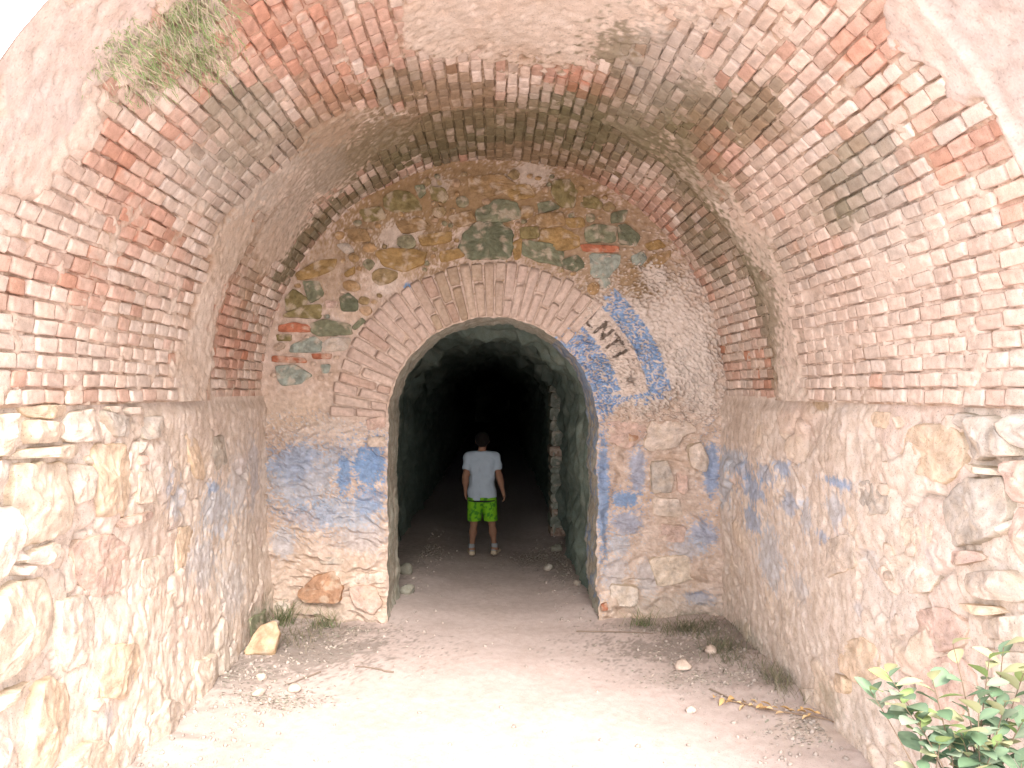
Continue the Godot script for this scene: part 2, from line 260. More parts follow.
	[0.7, 0.63, 0.575, 0.04, -1.149, 1.675, -0.986, 1.684, -0.986, 1.593, -1.14, 1.584],
	[0.7, 0.63, 0.575, 0.04, -1.991, 0.2, -1.837, 0.236, -1.801, 0.055, -1.964, 0.018],
]
const END_TINT := [
	[-0.136, 3.91, 1.358, 0.453, 0.37, 0.27, 0.155, 0.97, 0],
	[-0.86, 3.593, 0.634, 0.498, 0.37, 0.27, 0.155, 0.9, 0],
	[0.95, 3.503, 0.815, 0.453, 0.37, 0.27, 0.155, 0.7, 0],
	[-1.493, 3.186, 0.362, 0.362, 0.37, 0.27, 0.155, 0.45, 0],
	[1.312, 3.05, 0.317, 0.226, 0.37, 0.27, 0.155, 0.9, 0],
	[0.95, 3.005, 0.226, 0.181, 0.37, 0.27, 0.155, 0.5, 0],
	[1.584, 3.141, 0.181, 0.226, 0.37, 0.27, 0.155, 0.5, 0],
	[1.674, 2.96, 0.163, 0.226, 0.73, 0.61, 0.49, 0.6, 0],
	[1.901, 2.553, 0.127, 0.317, 0.73, 0.61, 0.49, 0.5, 0],
	[0.317, 4.046, 0.226, 0.136, 0.79, 0.73, 0.68, 0.6, 0],
	[-0.498, 3.955, 0.136, 0.091, 0.79, 0.73, 0.68, 0.5, 0],
	[-0.86, 3.503, 0.226, 0.163, 0.79, 0.73, 0.68, 0.65, 0],
	[-0.996, 3.096, 0.145, 0.199, 0.79, 0.73, 0.68, 0.7, 0],
	[-0.226, 3.503, 0.136, 0.091, 0.79, 0.73, 0.68, 0.4, 0],
	[-1.267, 2.824, 0.163, 0.163, 0.73, 0.61, 0.49, 0.5, 0],
	[1.584, 2.553, 0.453, 0.588, 0.79, 0.73, 0.68, 0.95, 0.03],
	[1.312, 2.191, 0.453, 0.317, 0.79, 0.73, 0.68, 0.95, 0.03],
	[1.448, 3.141, 0.136, 0.136, 0.79, 0.73, 0.68, 0.9, 0.02],
	[1.855, 2.191, 0.226, 0.362, 0.79, 0.73, 0.68, 0.8, 0.02],
	[1.131, 2.643, 0.362, 0.453, 0.79, 0.73, 0.68, 0.8, 0.02],
	[-1.765, 1.874, 0.407, 0.199, 0.73, 0.61, 0.49, 0.6, 0],
	[-1.403, 1.919, 0.226, 0.181, 0.6, 0.52, 0.46, 0.5, 0],
	[-1.901, 1.964, 0.127, 0.109, 0.6, 0.52, 0.46, 0.4, 0],
	[-1.493, 1.693, 0.543, 0.136, 0.79, 0.73, 0.68, 0.6, 0.015],
	[-1.72, 1.331, 0.38, 0.344, 0.5, 0.58, 0.7, 0.75, 0.02],
	[-1.358, 1.512, 0.226, 0.145, 0.5, 0.58, 0.7, 0.5, 0],
	[-1.81, 1.466, 0.253, 0.181, 0.23, 0.4, 0.68, 0.35, 0],
	[-1.358, 1.014, 0.407, 0.163, 0.5, 0.58, 0.7, 0.65, 0],
	[-1.113, 1.421, 0.154, 0.235, 0.23, 0.4, 0.68, 0.9, 0],
	[-1.358, 1.331, 0.063, 0.217, 0.23, 0.4, 0.68, 0.8, 0],
	[-1.131, 1.105, 0.154, 0.136, 0.23, 0.4, 0.68, 0.55, 0],
	[-1.674, 0.969, 0.272, 0.145, 0.23, 0.4, 0.68, 0.3, 0],
	[-1.901, 0.742, 0.109, 0.163, 0.5, 0.58, 0.7, 0.5, 0],
	[-1.222, 0.788, 0.272, 0.181, 0.5, 0.58, 0.7, 0.35, 0],
	[0.986, 1.195, 0.063, 0.634, 0.23, 0.4, 0.68, 0.8, 0],
	[1.312, 1.331, 0.081, 0.253, 0.23, 0.4, 0.68, 0.55, 0],
	[1.195, 1.105, 0.163, 0.081, 0.23, 0.4, 0.68, 0.85, 0],
	[1.204, 0.878, 0.145, 0.145, 0.23, 0.4, 0.68, 0.5, 0],
	[1.131, 0.697, 0.109, 0.109, 0.5, 0.58, 0.7, 0.6, 0],
	[1.964, 1.376, 0.072, 0.272, 0.23, 0.4, 0.68, 0.7, 0],
	[1.901, 0.788, 0.127, 0.127, 0.23, 0.4, 0.68, 0.55, 0],
	[1.765, 0.652, 0.163, 0.109, 0.5, 0.58, 0.7, 0.5, 0],
	[1.403, 0.38, 0.127, 0.181, 0.5, 0.58, 0.7, 0.4, 0],
	[1.855, 0.2, 0.127, 0.072, 0.23, 0.4, 0.68, 0.5, 0],
	[1.086, 0.426, 0.127, 0.163, 0.5, 0.58, 0.7, 0.4, 0],
	[-0.787, 3.032, 0.036, 0.036, 0.23, 0.4, 0.68, 1, 0],
	[-0.86, 3.186, 0.163, 0.109, 0.73, 0.61, 0.49, 0.4, 0],
	[-1.493, 0.109, 0.634, 0.127, 0.6, 0.52, 0.46, 0.4, 0],
	[1.674, 0.109, 0.453, 0.145, 0.52, 0.49, 0.45, 0.4, 0],
	[-1.493, -0.027, 0.543, 0.072, 0.18, 0.21, 0.15, 0.3, 0],
	[1.855, -0.027, 0.362, 0.109, 0.18, 0.21, 0.15, 0.35, 0],
]
const LEFT_TINT := [
	[6.431, 1.376, 0.252, 0.322, 0.5, 0.58, 0.7, 0.4, 0],
	[6.833, 1.417, 0.171, 0.342, 0.23, 0.4, 0.68, 0.25, 0],
	[6.007, 1.236, 0.308, 0.225, 0.5, 0.58, 0.7, 0.6, 0],
	[5.921, 1.39, 0.128, 0.059, 0.23, 0.4, 0.68, 0.5, 0],
	[5.206, 1.384, 0.132, 0.13, 0.5, 0.58, 0.7, 0.6, 0],
	[5.655, 0.898, 0.273, 0.212, 0.5, 0.58, 0.7, 0.4, 0],
	[5.046, 1.501, 0.078, 0.095, 0.23, 0.4, 0.68, 0.3, 0],
	[4.238, 0.378, 0.066, 0.074, 0.5, 0.58, 0.7, 0.4, 0],
	[6.189, 0.553, 0.327, 0.193, 0.5, 0.58, 0.7, 0.3, 0],
	[6.431, 1.778, 0.378, 0.281, 0.7, 0.63, 0.575, 0.5, 0],
	[5.857, 1.807, 0.293, 0.22, 0.6, 0.52, 0.46, 0.4, 0],
	[6.749, 0.666, 0.222, 0.337, 0.7, 0.63, 0.575, 0.4, 0],
	[5.559, 0.015, 0.264, 0.139, 0.52, 0.49, 0.45, 0.35, 0],
	[5.857, 0.196, 0.377, 0.132, 0.52, 0.49, 0.45, 0.35, 0],
	[6.833, 0.178, 0.285, 0.137, 0.25, 0.28, 0.2, 0.5, 0],
	[4.754, 0.317, 0.138, 0.149, 0.7, 0.63, 0.575, 0.3, 0],
	[5.046, 1.028, 0.311, 0.252, 0.68, 0.54, 0.49, 0.35, 0],
	[5.377, 0.554, 0.388, 0.202, 0.68, 0.54, 0.49, 0.3, 0],
	[4.556, 0.619, 0.127, 0.114, 0.73, 0.61, 0.49, 0.3, 0],
]
const RIGHT_TINT := [
	[6.833, 1.502, 0.399, 0.12, 0.5, 0.58, 0.7, 0.8, 0],
	[7.13, 1.298, 0.248, 0.267, 0.5, 0.58, 0.7, 0.7, 0],
	[6.26, 1.318, 0.287, 0.125, 0.23, 0.4, 0.68, 0.6, 0],
	[6.482, 1.452, 0.231, 0.081, 0.23, 0.4, 0.68, 0.35, 0],
	[6.007, 1.462, 0.22, 0.075, 0.23, 0.4, 0.68, 0.45, 0],
	[5.655, 1.549, 0.195, 0.057, 0.23, 0.4, 0.68, 0.6, 0],
	[6.308, 1.075, 0.194, 0.11, 0.23, 0.4, 0.68, 0.55, 0],
	[5.559, 1.301, 0.132, 0.083, 0.23, 0.4, 0.68, 0.45, 0],
	[5.921, 0.842, 0.256, 0.252, 0.5, 0.58, 0.7, 0.55, 0],
	[5.273, 1.243, 0.102, 0.132, 0.5, 0.58, 0.7, 0.6, 0],
	[5.377, 0.756, 0.141, 0.108, 0.5, 0.58, 0.7, 0.4, 0],
	[4.754, 1.547, 0.22, 0.036, 0.23, 0.4, 0.68, 0.7, 0],
	[4.781, 1.383, 0.139, 0.131, 0.5, 0.58, 0.7, 0.55, 0],
	[4.97, 1.187, 0.09, 0.037, 0.23, 0.4, 0.68, 0.5, 0],
	[4.373, 1.171, 0.093, 0.055, 0.5, 0.58, 0.7, 0.3, 0],
	[4.493, 0.864, 0.062, 0.045, 0.5, 0.58, 0.7, 0.3, 0],
	[3.77, 1.299, 0.052, 0.047, 0.5, 0.58, 0.7, 0.3, 0],
	[6.694, 1.849, 0.383, 0.251, 0.6, 0.52, 0.46, 0.5, 0],
	[5.377, 1.898, 0.353, 0.134, 0.68, 0.54, 0.49, 0.4, 0],
	[4.896, 1.794, 0.292, 0.184, 0.6, 0.52, 0.46, 0.35, 0],
	[5.046, 2.005, 0.124, 0.038, 0.4, 0.29, 0.14, 0.6, 0],
	[6.189, 0.321, 0.327, 0.232, 0.7, 0.63, 0.575, 0.5, 0],
	[5.377, 0.42, 0.247, 0.269, 0.7, 0.63, 0.575, 0.35, 0],
	[6.56, 0.05, 0.367, 0.164, 0.25, 0.28, 0.2, 0.35, 0],
	[4.896, 0.203, 0.205, 0.098, 0.25, 0.28, 0.2, 0.3, 0],
	[4.493, 0.247, 0.123, 0.135, 0.52, 0.49, 0.45, 0.4, 0],
	[5.559, 0.05, 0.264, 0.097, 0.52, 0.49, 0.45, 0.5, 0],
	[4.049, 1.24, 0.3, 0.101, 0.79, 0.73, 0.68, 0.5, 0],
	[3.952, 0.667, 0.286, 0.099, 0.68, 0.54, 0.49, 0.35, 0],
]
const GROUND_TINT := [
	[-1.575, 6.462, 0.808, 0.447, 0.33, 0.295, 0.27, 0.8, 0],
	[-1.847, 5.793, 0.434, 0.28, 0.33, 0.295, 0.27, 0.6, 0],
	[-1.356, 7, 0.438, 0.292, 0.33, 0.295, 0.27, 0.55, 0],
	[-1.456, 5.419, 0.339, 0.175, 0.33, 0.295, 0.27, 0.25, 0],
	[1.575, 6.462, 0.727, 0.348, 0.33, 0.295, 0.27, 0.8, 0],
	[2.058, 6.72, 0.336, 0.376, 0.33, 0.295, 0.27, 0.75, 0],
	[2.064, 5.793, 0.362, 0.24, 0.33, 0.295, 0.27, 0.45, 0],
	[1.385, 7.149, 0.447, 0.243, 0.33, 0.295, 0.27, 0.4, 0],
	[1.95, 4.8, 0.3, 0.192, 0.6, 0.52, 0.46, 0.6, 0],
	[1.484, 5.793, 0.507, 0.24, 0.33, 0.295, 0.27, 0.25, 0],
	[-1.108, 9.333, 0.257, 0.933, 0.33, 0.295, 0.27, 0.45, 0],
	[0.908, 9.081, 0.341, 0.687, 0.33, 0.295, 0.27, 0.45, 0],
	[0.556, 9.882, 0.371, 0.465, 0.33, 0.295, 0.27, 0.35, 0],
	[-0.955, 10.182, 0.318, 0.494, 0.33, 0.295, 0.27, 0.35, 0],
]

class MB:
	var v := PackedVector3Array()
	var c := PackedColorArray()
	var i := PackedInt32Array()
	func vert(p: Vector3, col: Color) -> int:
		v.append(p)
		c.append(col)
		return v.size() - 1
	func tri(a: int, b: int, d: int) -> void:
		i.append(a)
		i.append(b)
		i.append(d)
	func quad(a: int, b: int, d: int, e: int) -> void:
		tri(a, b, d)
		tri(a, d, e)
	# broken stone: every face keeps much of its own normal
	func commit_crisp(keep: float) -> ArrayMesh:
		var sm := PackedVector3Array()
		sm.resize(v.size())
		for k in range(0, i.size(), 3):
			var p0 := v[i[k]]
			var f := (v[i[k + 2]] - p0).cross(v[i[k + 1]] - p0)
			for j in 3: sm[i[k + j]] += f
		var vv := PackedVector3Array()
		var nn := PackedVector3Array()
		var cc := PackedColorArray()
		for k in range(0, i.size(), 3):
			var p0 := v[i[k]]
			var f := (v[i[k + 2]] - p0).cross(v[i[k + 1]] - p0).normalized()
			if f == Vector3.ZERO: continue
			for j in 3:
				vv.append(v[i[k + j]])
				cc.append(c[i[k + j]])
				nn.append(sm[i[k + j]].normalized().lerp(f, keep).normalized())
		var a := []
		a.resize(Mesh.ARRAY_MAX)
		a[Mesh.ARRAY_VERTEX] = vv
		a[Mesh.ARRAY_NORMAL] = nn
		a[Mesh.ARRAY_COLOR] = cc
		var m := ArrayMesh.new()
		m.add_surface_from_arrays(Mesh.PRIMITIVE_TRIANGLES, a)
		return m
	func commit() -> ArrayMesh:
		var n := PackedVector3Array()
		n.resize(v.size())
		for k in range(0, i.size(), 3):
			var p0 := v[i[k]]
			var f := (v[i[k + 2]] - p0).cross(v[i[k + 1]] - p0)
			n[i[k]] += f
			n[i[k + 1]] += f
			n[i[k + 2]] += f
		for k in n.size():
			n[k] = n[k].normalized() if n[k].length_squared() > 1e-20 else Vector3.UP
		var a := []
		a.resize(Mesh.ARRAY_MAX)
		a[Mesh.ARRAY_VERTEX] = v
		a[Mesh.ARRAY_NORMAL] = n
		a[Mesh.ARRAY_COLOR] = c
		a[Mesh.ARRAY_INDEX] = i
		var m := ArrayMesh.new()
		m.add_surface_from_arrays(Mesh.PRIMITIVE_TRIANGLES, a)
		return m

var nz := FastNoiseLite.new()     # broad, four octaves
var nf := FastNoiseLite.new()     # fine, three octaves
var nr := FastNoiseLite.new()     # ridged
var nc := FastNoiseLite.new()     # cells
var nv := FastNoiseLite.new()     # one value for each cell of nc
var rng := RandomNumberGenerator.new()
var M := {}

# ------------------------------------------------------------------ helpers
func set_noise() -> void:
	nz.seed = 11; nz.noise_type = FastNoiseLite.TYPE_SIMPLEX_SMOOTH; nz.frequency = 1.0
	nz.fractal_type = FastNoiseLite.FRACTAL_FBM; nz.fractal_octaves = 4
	nf.seed = 23; nf.noise_type = FastNoiseLite.TYPE_SIMPLEX_SMOOTH; nf.frequency = 1.0
	nf.fractal_type = FastNoiseLite.FRACTAL_FBM; nf.fractal_octaves = 3
	nr.seed = 37; nr.noise_type = FastNoiseLite.TYPE_SIMPLEX_SMOOTH; nr.frequency = 1.0
	nr.fractal_type = FastNoiseLite.FRACTAL_RIDGED; nr.fractal_octaves = 3
	nc.seed = 41; nc.noise_type = FastNoiseLite.TYPE_CELLULAR; nc.frequency = 1.0
	nc.fractal_type = FastNoiseLite.FRACTAL_NONE
	nc.cellular_return_type = FastNoiseLite.RETURN_DISTANCE2_SUB
	nv.seed = 41; nv.noise_type = FastNoiseLite.TYPE_CELLULAR; nv.frequency = 1.0
	nv.fractal_type = FastNoiseLite.FRACTAL_NONE
	nv.cellular_return_type = FastNoiseLite.RETURN_CELL_VALUE
	rng.seed = 7

func lin(r: float, g: float, b: float) -> Color:
	return Color(r, g, b)

# weathered mineral grain: soft mottling, fine grit, dark pits and pale specks
func shade_tex(sd: int, lo: float, mott: float, grit: float, pits: float, tint := Color(1, 1, 1)) -> ImageTexture:
	var px := 1024
	var ims := []
	for q in [[0.008, 5, 0.55], [0.07, 3, 0.7], [0.045, 2, 0.5]]:
		var n := FastNoiseLite.new()
		n.seed = sd + ims.size() * 17; n.noise_type = FastNoiseLite.TYPE_SIMPLEX_SMOOTH; n.frequency = q[0]
		n.fractal_octaves = q[1]; n.fractal_gain = q[2]
		var g := n.get_seamless_image(px, px)
		g.convert(Image.FORMAT_L8)
		ims.append(g.get_data())
	var a: PackedByteArray = ims[0]
	var b: PackedByteArray = ims[1]
	var c: PackedByteArray = ims[2]
	var d := PackedByteArray()
	d.resize(px * px * 3)
	for k in px * px:
		var t := a[k] / 255.0
		var v := 0.96 + mott * (t - 0.5) + grit * (b[k] / 255.0 - 0.5)
		var h := c[k] / 255.0
		if h < 0.3: v -= pits * (0.3 - h) * 3.3
		v = clampf(v, lo, 1.0) * 255.0
		d[k * 3] = int(v * lerpf(tint.r, 1.0, t))
		d[k * 3 + 1] = int(v * lerpf(tint.g, 1.0, t))
		d[k * 3 + 2] = int(v * lerpf(tint.b, 1.0, t))
	return ImageTexture.create_from_image(Image.create_from_data(px, px, false, Image.FORMAT_RGB8, d))

func bump_tex(sd: int, freq: float, amount: float, gain := 0.6) -> ImageTexture:
	var n := FastNoiseLite.new()
	n.seed = sd; n.noise_type = FastNoiseLite.TYPE_SIMPLEX_SMOOTH; n.frequency = freq
	n.fractal_octaves = 5; n.fractal_gain = gain
	var g := n.get_seamless_image(512, 512)
	g.convert(Image.FORMAT_RGBA8)
	g.bump_map_to_normal_map(amount)
	return ImageTexture.create_from_image(g)

func mat(called: String, tex: Texture2D, nrm: Texture2D, strength: float, scale: float, rough := 0.95) -> StandardMaterial3D:
	var m := StandardMaterial3D.new()
	m.resource_name = called
	m.vertex_color_use_as_albedo = true
	m.roughness = rough
	m.metallic_specular = 0.2
	if tex:
		m.albedo_texture = tex
	if nrm:
		m.normal_enabled = true
		m.normal_texture = nrm
		m.normal_scale = strength
	m.uv1_triplanar = true
	m.uv1_world_triplanar = true
	m.uv1_scale = Vector3.ONE * scale
	return m

func obj(called: String, mesh: Mesh, m: Material, parent: Node) -> MeshInstance3D:
	var o := MeshInstance3D.new()
	o.name = called
	o.mesh = mesh
	o.material_override = m
	o.cast_shadow = GeometryInstance3D.SHADOW_CASTING_SETTING_ON
	parent.add_child(o, true)
	return o

func tag(o: Node, label: String, category := "", group := "", kind := "") -> Node:
	if label: o.set_meta("label", label)
	if category: o.set_meta("category", category)
	if group: o.set_meta("group", group)
	if kind: o.set_meta("kind", kind)
	return o

func thing(called: String, label: String, category: String, at := Vector3.ZERO, group := "") -> Node3D:
	var o := Node3D.new()
	o.name = called
	o.position = at
	add_child(o, true)
	tag(o, label, category, group)
	return o

func grid(nu: int, nv: int, fn: Callable, flip := false) -> MB:
	var mb := MB.new()
	for b in nv:
		for a in nu:
			fn.call(mb, float(a) / (nu - 1), float(b) / (nv - 1))
	for b in nv - 1:
		for a in nu - 1:
			var k := b * nu + a
			if flip:
				mb.quad(k, k + nu, k + nu + 1, k + 1)
			else:
				mb.quad(k, k + 1, k + nu + 1, k + nu)
	return mb

# patches of stain, moss, paint and bare material, each an ellipse with a ragged outline: [u, v, ru, rv, r, g, b, strength, relief]
var relief := 0.0
func paint(list: Array, u: float, v: float, base: Color, warp: float, grit := 0.0, red := 1.0) -> Color:
	relief = 0.0
	for s in list:
		var a: float = (u - s[0]) / s[2]
		var b: float = (v - s[1]) / s[3]
		var q := a * a + b * b
		if q > 3.2:
			continue
		var w: float = smoothstep(0.18, 0.5, 1.0 - smoothstep(0.2, 1.35, sqrt(q) + warp) + 0.75 * grit) * s[7]
		if red < 1.0 and s[4] > 1.9 * s[5]: w *= red
		if w > 0.002:
			base = base.lerp(Color(s[4], s[5], s[6]), w)
			relief += w * s[8]
	return base

# ------------------------------------------------------------------ stones and bricks
# a stone with its own outline, set on a plane: origin o, axes ax / ay, outward normal an
func stone(mb: MB, pts: PackedVector2Array, h: float, col: Color, o: Vector3, ax: Vector3, ay: Vector3, an: Vector3, deep := 0.08, step := 0.035) -> void:
	var smooth := PackedVector2Array()
	for k in pts.size():
		var p := pts[k]
		var q := pts[(k + 1) % pts.size()]
		smooth.append(p.lerp(q, 0.11))
		smooth.append(p.lerp(q, 0.89))
	var per := 0.0
	var cen := Vector2.ZERO
	for k in smooth.size():
		per += smooth[k].distance_to(smooth[(k + 1) % smooth.size()])
		cen += smooth[k]
	cen /= smooth.size()
	var n := clampi(int(per / step), 10, 90)
	var out := PackedVector2Array()
	var want := 0.0
	var run := 0.0
	var k := 0
	while out.size() < n and k < smooth.size() * 2:
		var p := smooth[k % smooth.size()]
		var q := smooth[(k + 1) % smooth.size()]
		var l := p.distance_to(q)
		while want <= run + l and out.size() < n:
			out.append(p.lerp(q, (want - run) / maxf(l, 1e-6)))
			want += per / n
		run += l
		k += 1
	var size := per / 4.0
	var tilt := Vector2(rng.randf_range(-1, 1), rng.randf_range(-1, 1)) * h * 0.45 / size
	var sd := rng.randf() * 90.0
	var cuts := []
	for j in 5:
		var a := rng.randf() * TAU
		cuts.append([Vector2(cos(a), sin(a)) * h * rng.randf_range(0.5, 1.6) / size, h * rng.randf_range(0.92, 1.18)])
	var rings := [[1.03, -deep, 0.9], [1.0, 0.35, 0.94], [0.965, 0.88, 1.0], [0.87, 1.0, 1.0], [0.75, 1.0, 1.0], [0.62, 1.0, 1.0], [0.49, 1.0, 1.0], [0.36, 1.0, 1.0], [0.23, 1.0, 1.0], [0.1, 1.0, 1.0]]
	if n <= 12:
		rings = [[1.03, -deep, 0.92], [0.99, 0.5, 0.97], [0.84, 1.0, 1.02]]
	var start := mb.v.size()
	for r in rings.size():
		for j in n:
			var rel := out[j] - cen
			var wob := 1.0 + 0.1 * nf.get_noise_3d(rel.x * 11.0 + sd, rel.y * 11.0, r * 0.25)
			var p2: Vector2 = cen + rel * rings[r][0] * wob
			var hh: float = rings[r][1]
			if r > 0:
				hh *= h
				for q in cuts: hh = minf(hh, q[1] - q[0].dot(p2 - cen))
				hh += tilt.dot(p2 - cen) + h * 0.22 * nz.get_noise_3d(p2.x * 5.0 + sd, p2.y * 5.0, 3.0) + 0.011 * nf.get_noise_3d(p2.x * 17.0 + sd, p2.y * 14.0, 9.0)
			var t: float = 1.0 + 0.4 * nz.get_noise_3d(p2.x * 6.0, p2.y * 6.0, sd) + 0.3 * nf.get_noise_3d(p2.x * 25.0, p2.y * 25.0, sd)
			var cc := Color(col.r * t, col.g * t, col.b * t * rings[r][2])
			cc = cc.lerp(lin(0.7, 0.62, 0.53), 0.55 * smoothstep(0.08, 0.3, nf.get_noise_3d(p2.x * 8.0 + 31.0, p2.y * 8.0, sd * 0.02) - (0.0 if r < 3 else 0.06)))
			mb.vert(o + ax * p2.x + ay * p2.y + an * hh, cc)
	var top := h * 0.97 + h * 0.22 * nz.get_noise_3d(cen.x * 5.0 + sd, cen.y * 5.0, 3.0)
	var ci := mb.vert(o + ax * cen.x + ay * cen.y + an * top, col)
	var back := ax.cross(ay).dot(an) < 0.0
	for j in n:
		var jn := (j + 1) % n
		for r in rings.size() - 1:
			var a := start + r * n
			if back: mb.quad(a + j, a + jn, a + n + jn, a + n + j)
			else: mb.quad(a + jn, a + j, a + n + j, a + n + jn)
		var e := start + (rings.size() - 1) * n
		if back: mb.tri(e + j, e + jn, ci)
		else: mb.tri(e + jn, e + j, ci)

const BS := [0.0, 0.11, 0.5, 0.89, 1.0]
# one worn brick: a pitted, rounded face on a 5 x 5 lattice with sides that run back into the mortar
func brick(mb: MB, at: Callable, w: float, l: float, proud: float, edge: Color, face: Color, deep := 0.05) -> void:
	var k0 := mb.v.size()
	var sk := [rng.randf_range(-0.005, 0.005), rng.randf_range(-0.005, 0.005), rng.randf_range(-0.007, 0.007), rng.randf_range(-0.007, 0.007)]
	var lean := Vector2(rng.randf_range(-0.05, 0.05), rng.randf_range(-0.03, 0.03))
	var chip := rng.randi_range(0, 11)
	var sd := rng.randf() * 200.0
	var worn := rng.randf_range(0.2, 1.0)
	for b in 5:
		for a in 5:
			var border := a == 0 or a == 4 or b == 0 or b == 4
			var corner := (a == 0 or a == 4) and (b == 0 or b == 4)
			var s: float = BS[a]
			var t: float = BS[b]
			var x: float = (s - 0.5) * w + lerpf(sk[0], sk[1], t)
			var y: float = (t - 0.5) * l + lerpf(sk[2], sk[3], s)
			if corner:
				x *= 0.92
				y *= 0.94
			if border:
				x += rng.randf_range(-0.003, 0.003)
				y += rng.randf_range(-0.004, 0.004)
			var h := proud + rng.randf_range(-0.003, 0.003) * worn + lean.x * x + lean.y * y
			var pit := nf.get_noise_3d(x * 18.0 + sd, y * 18.0, 3.0)
			h -= 0.012 * worn * maxf(0.0, pit - 0.1)
			if border: h -= 0.006
			if corner: h -= 0.004
			if chip < 4 and corner and chip == (a / 4) + (b / 4) * 2: h -= 0.022
			var mix := clampf((0.15 if border else 0.85) + 1.1 * nf.get_noise_3d(x * 14.0 + sd, y * 14.0, 8.0), 0.0, 1.0)
			var cc := edge.lerp(face, mix)
			var q := rng.randf_range(0.9, 1.08) * (1.0 + 0.25 * nf.get_noise_3d(x * 30.0 + sd, y * 30.0, 12.0))
			mb.vert(at.call(x, y, h), Color(cc.r * q, cc.g * q, cc.b * q))
	for b in 4:
		for a in 4:
			var k := k0 + b * 5 + a
			mb.quad(k, k + 5, k + 6, k + 1)
	var loop := [0, 1, 2, 3, 4, 9, 14, 19, 24, 23, 22, 21, 20, 15, 10, 5]
	var s0 := mb.v.size()
	for j in 16:
		var a: int = loop[j] % 5
		var b: int = loop[j] / 5
		mb.vert(at.call((BS[a] - 0.5) * w, (BS[b] - 0.5) * l, -deep), edge)
	for j in 16:
		var jn := (j + 1) % 16
		mb.quad(k0 + loop[j], k0 + loop[jn], s0 + jn, s0 + j)

# ------------------------------------------------------------------ the vault
func front_edge(u: float) -> float:
	return lerpf(2.4, FRONT - 0.03, smoothstep(0.35, 0.65, u / (PI * RAD)))

func vault_radius(u: float, d: float) -> float:
	var r := RAD + 0.022 * nz.get_noise_2d(u * 0.9, d * 0.9)
	if u < 3.2: r += 0.022 * (1.0 - smoothstep(2.775, 2.79, d))
	r += 0.045 * smoothstep(RING + 0.05, RING + 0.14, d)
	return r

func vault_point(u: float, d: float, inward: float) -> Vector3:
	var r := vault_radius(u, d) - inward
	var th := u / RAD
	return Vector3(cos(th) * r, SPRING + sin(th) * r, -d)

func cover(u: float, d: float) -> float:
	var n := nz.get_noise_2d(u * 2.6 + 40.0, d * 2.6)
	var m := nf.get_noise_2d(u * 9.0, d * 9.0 + 20.0)
	var c := 0.2 + 0.62 * n + 0.3 * m
	for s in VAULT_PLASTER:
		var a: float = (u - s[0]) / s[2]
		var b: float = (d - s[1]) / s[3]
		var q := a * a + b * b
		if q < 2.6:
			c = maxf(c, s[4] * (1.0 - smoothstep(0.55, 1.15, sqrt(q) + 0.4 * n + 0.25 * m)))
	var deg := rad_to_deg(u / RAD)
	var side := 1.0 - smoothstep(58.0, 74.0, deg) + smoothstep(104.0, 120.0, deg)
	var e := d + 0.12 * n + 0.05 * m
	if d < 2.82: c = 1.0
	c = maxf(c, (0.86 + 0.9 * n) * side * smoothstep(5.18, 5.34, e) * (1.0 - smoothstep(5.7, 5.84, e)))
	return c

# lime washed over bricks and joints alike, in patches
func bloom(u: float, d: float) -> float:
	return clampf(0.35 + 1.5 * nz.get_noise_2d(u * 1.9 + 60.0, d * 2.3) + 0.7 * nf.get_noise_2d(u * 6.0, d * 6.0 + 33.0), 0.0, 0.85)

func mortar_colour(u: float, d: float, cov: float) -> Color:
	var n := nz.get_noise_2d(u * 1.7, d * 1.7 + 9.0)
	var m := nf.get_noise_2d(u * 12.0, d * 7.0)
	var bare := lin(0.56, 0.45, 0.37).lerp(lin(0.42, 0.3, 0.22), clampf(0.5 + n, 0.0, 1.0))
	var col := bare.lerp(lin(0.76, 0.68, 0.61).lerp(lin(0.68, 0.57, 0.48), clampf(0.4 + 0.9 * n, 0, 1)), smoothstep(0.35, 0.75, cov))
	var t := 1.0 + 0.16 * m
	col = Color(col.r * t, col.g * t, col.b * t)
	col = col.lerp(lin(0.76, 0.69, 0.62), (0.4 + 0.4 * smoothstep(0.3, 0.6, cov)) * bloom(u, d))
	if d < 3.3: col = col.lerp(lin(0.6, 0.53, 0.5).lerp(lin(0.68, 0.59, 0.54), clampf(0.5 + n + m, 0, 1)), 0.85 * smoothstep(0.5, 0.7, cov))
	if d < 2.785 and u < 3.2: col = col.lerp(lin(0.54, 0.48, 0.455).lerp(lin(0.62, 0.55, 0.515), clampf(0.5 + 1.5 * m, 0, 1)), 0.9)
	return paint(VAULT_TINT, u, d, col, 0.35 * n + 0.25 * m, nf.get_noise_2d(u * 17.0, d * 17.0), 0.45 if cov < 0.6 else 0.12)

func vault_lining(d0: float, d1: float, nu: int, nv: int) -> ArrayMesh:
	return grid(nu, nv, func(mb: MB, s: float, t: float):
		var u := lerpf(-0.075, PI * RAD + 0.075, s)
		var d := lerpf(front_edge(u) if d0 < 3.0 else d0, d1, t)
		var c := cover(u, d)
		var calm := smoothstep(-0.02, 0.12, d - front_edge(u))
		var rough := 0.003 * nf.get_noise_2d(u * 22.0, d * 22.0) + 0.006 * nz.get_noise_2d(u * 7.0, d * 7.0)
		var pit := maxf(0.0, nf.get_noise_2d(u * 11.0 + 70.0, d * 11.0) - 0.32) * 0.05
		var inward := lerpf(-0.02, -0.002, smoothstep(0.0, 0.45, c)) + 0.014 * smoothstep(0.42, 0.72, c) + (rough - pit) * calm
		mb.vert(vault_point(u, d, inward), mortar_colour(u, d, c)), true).commit()

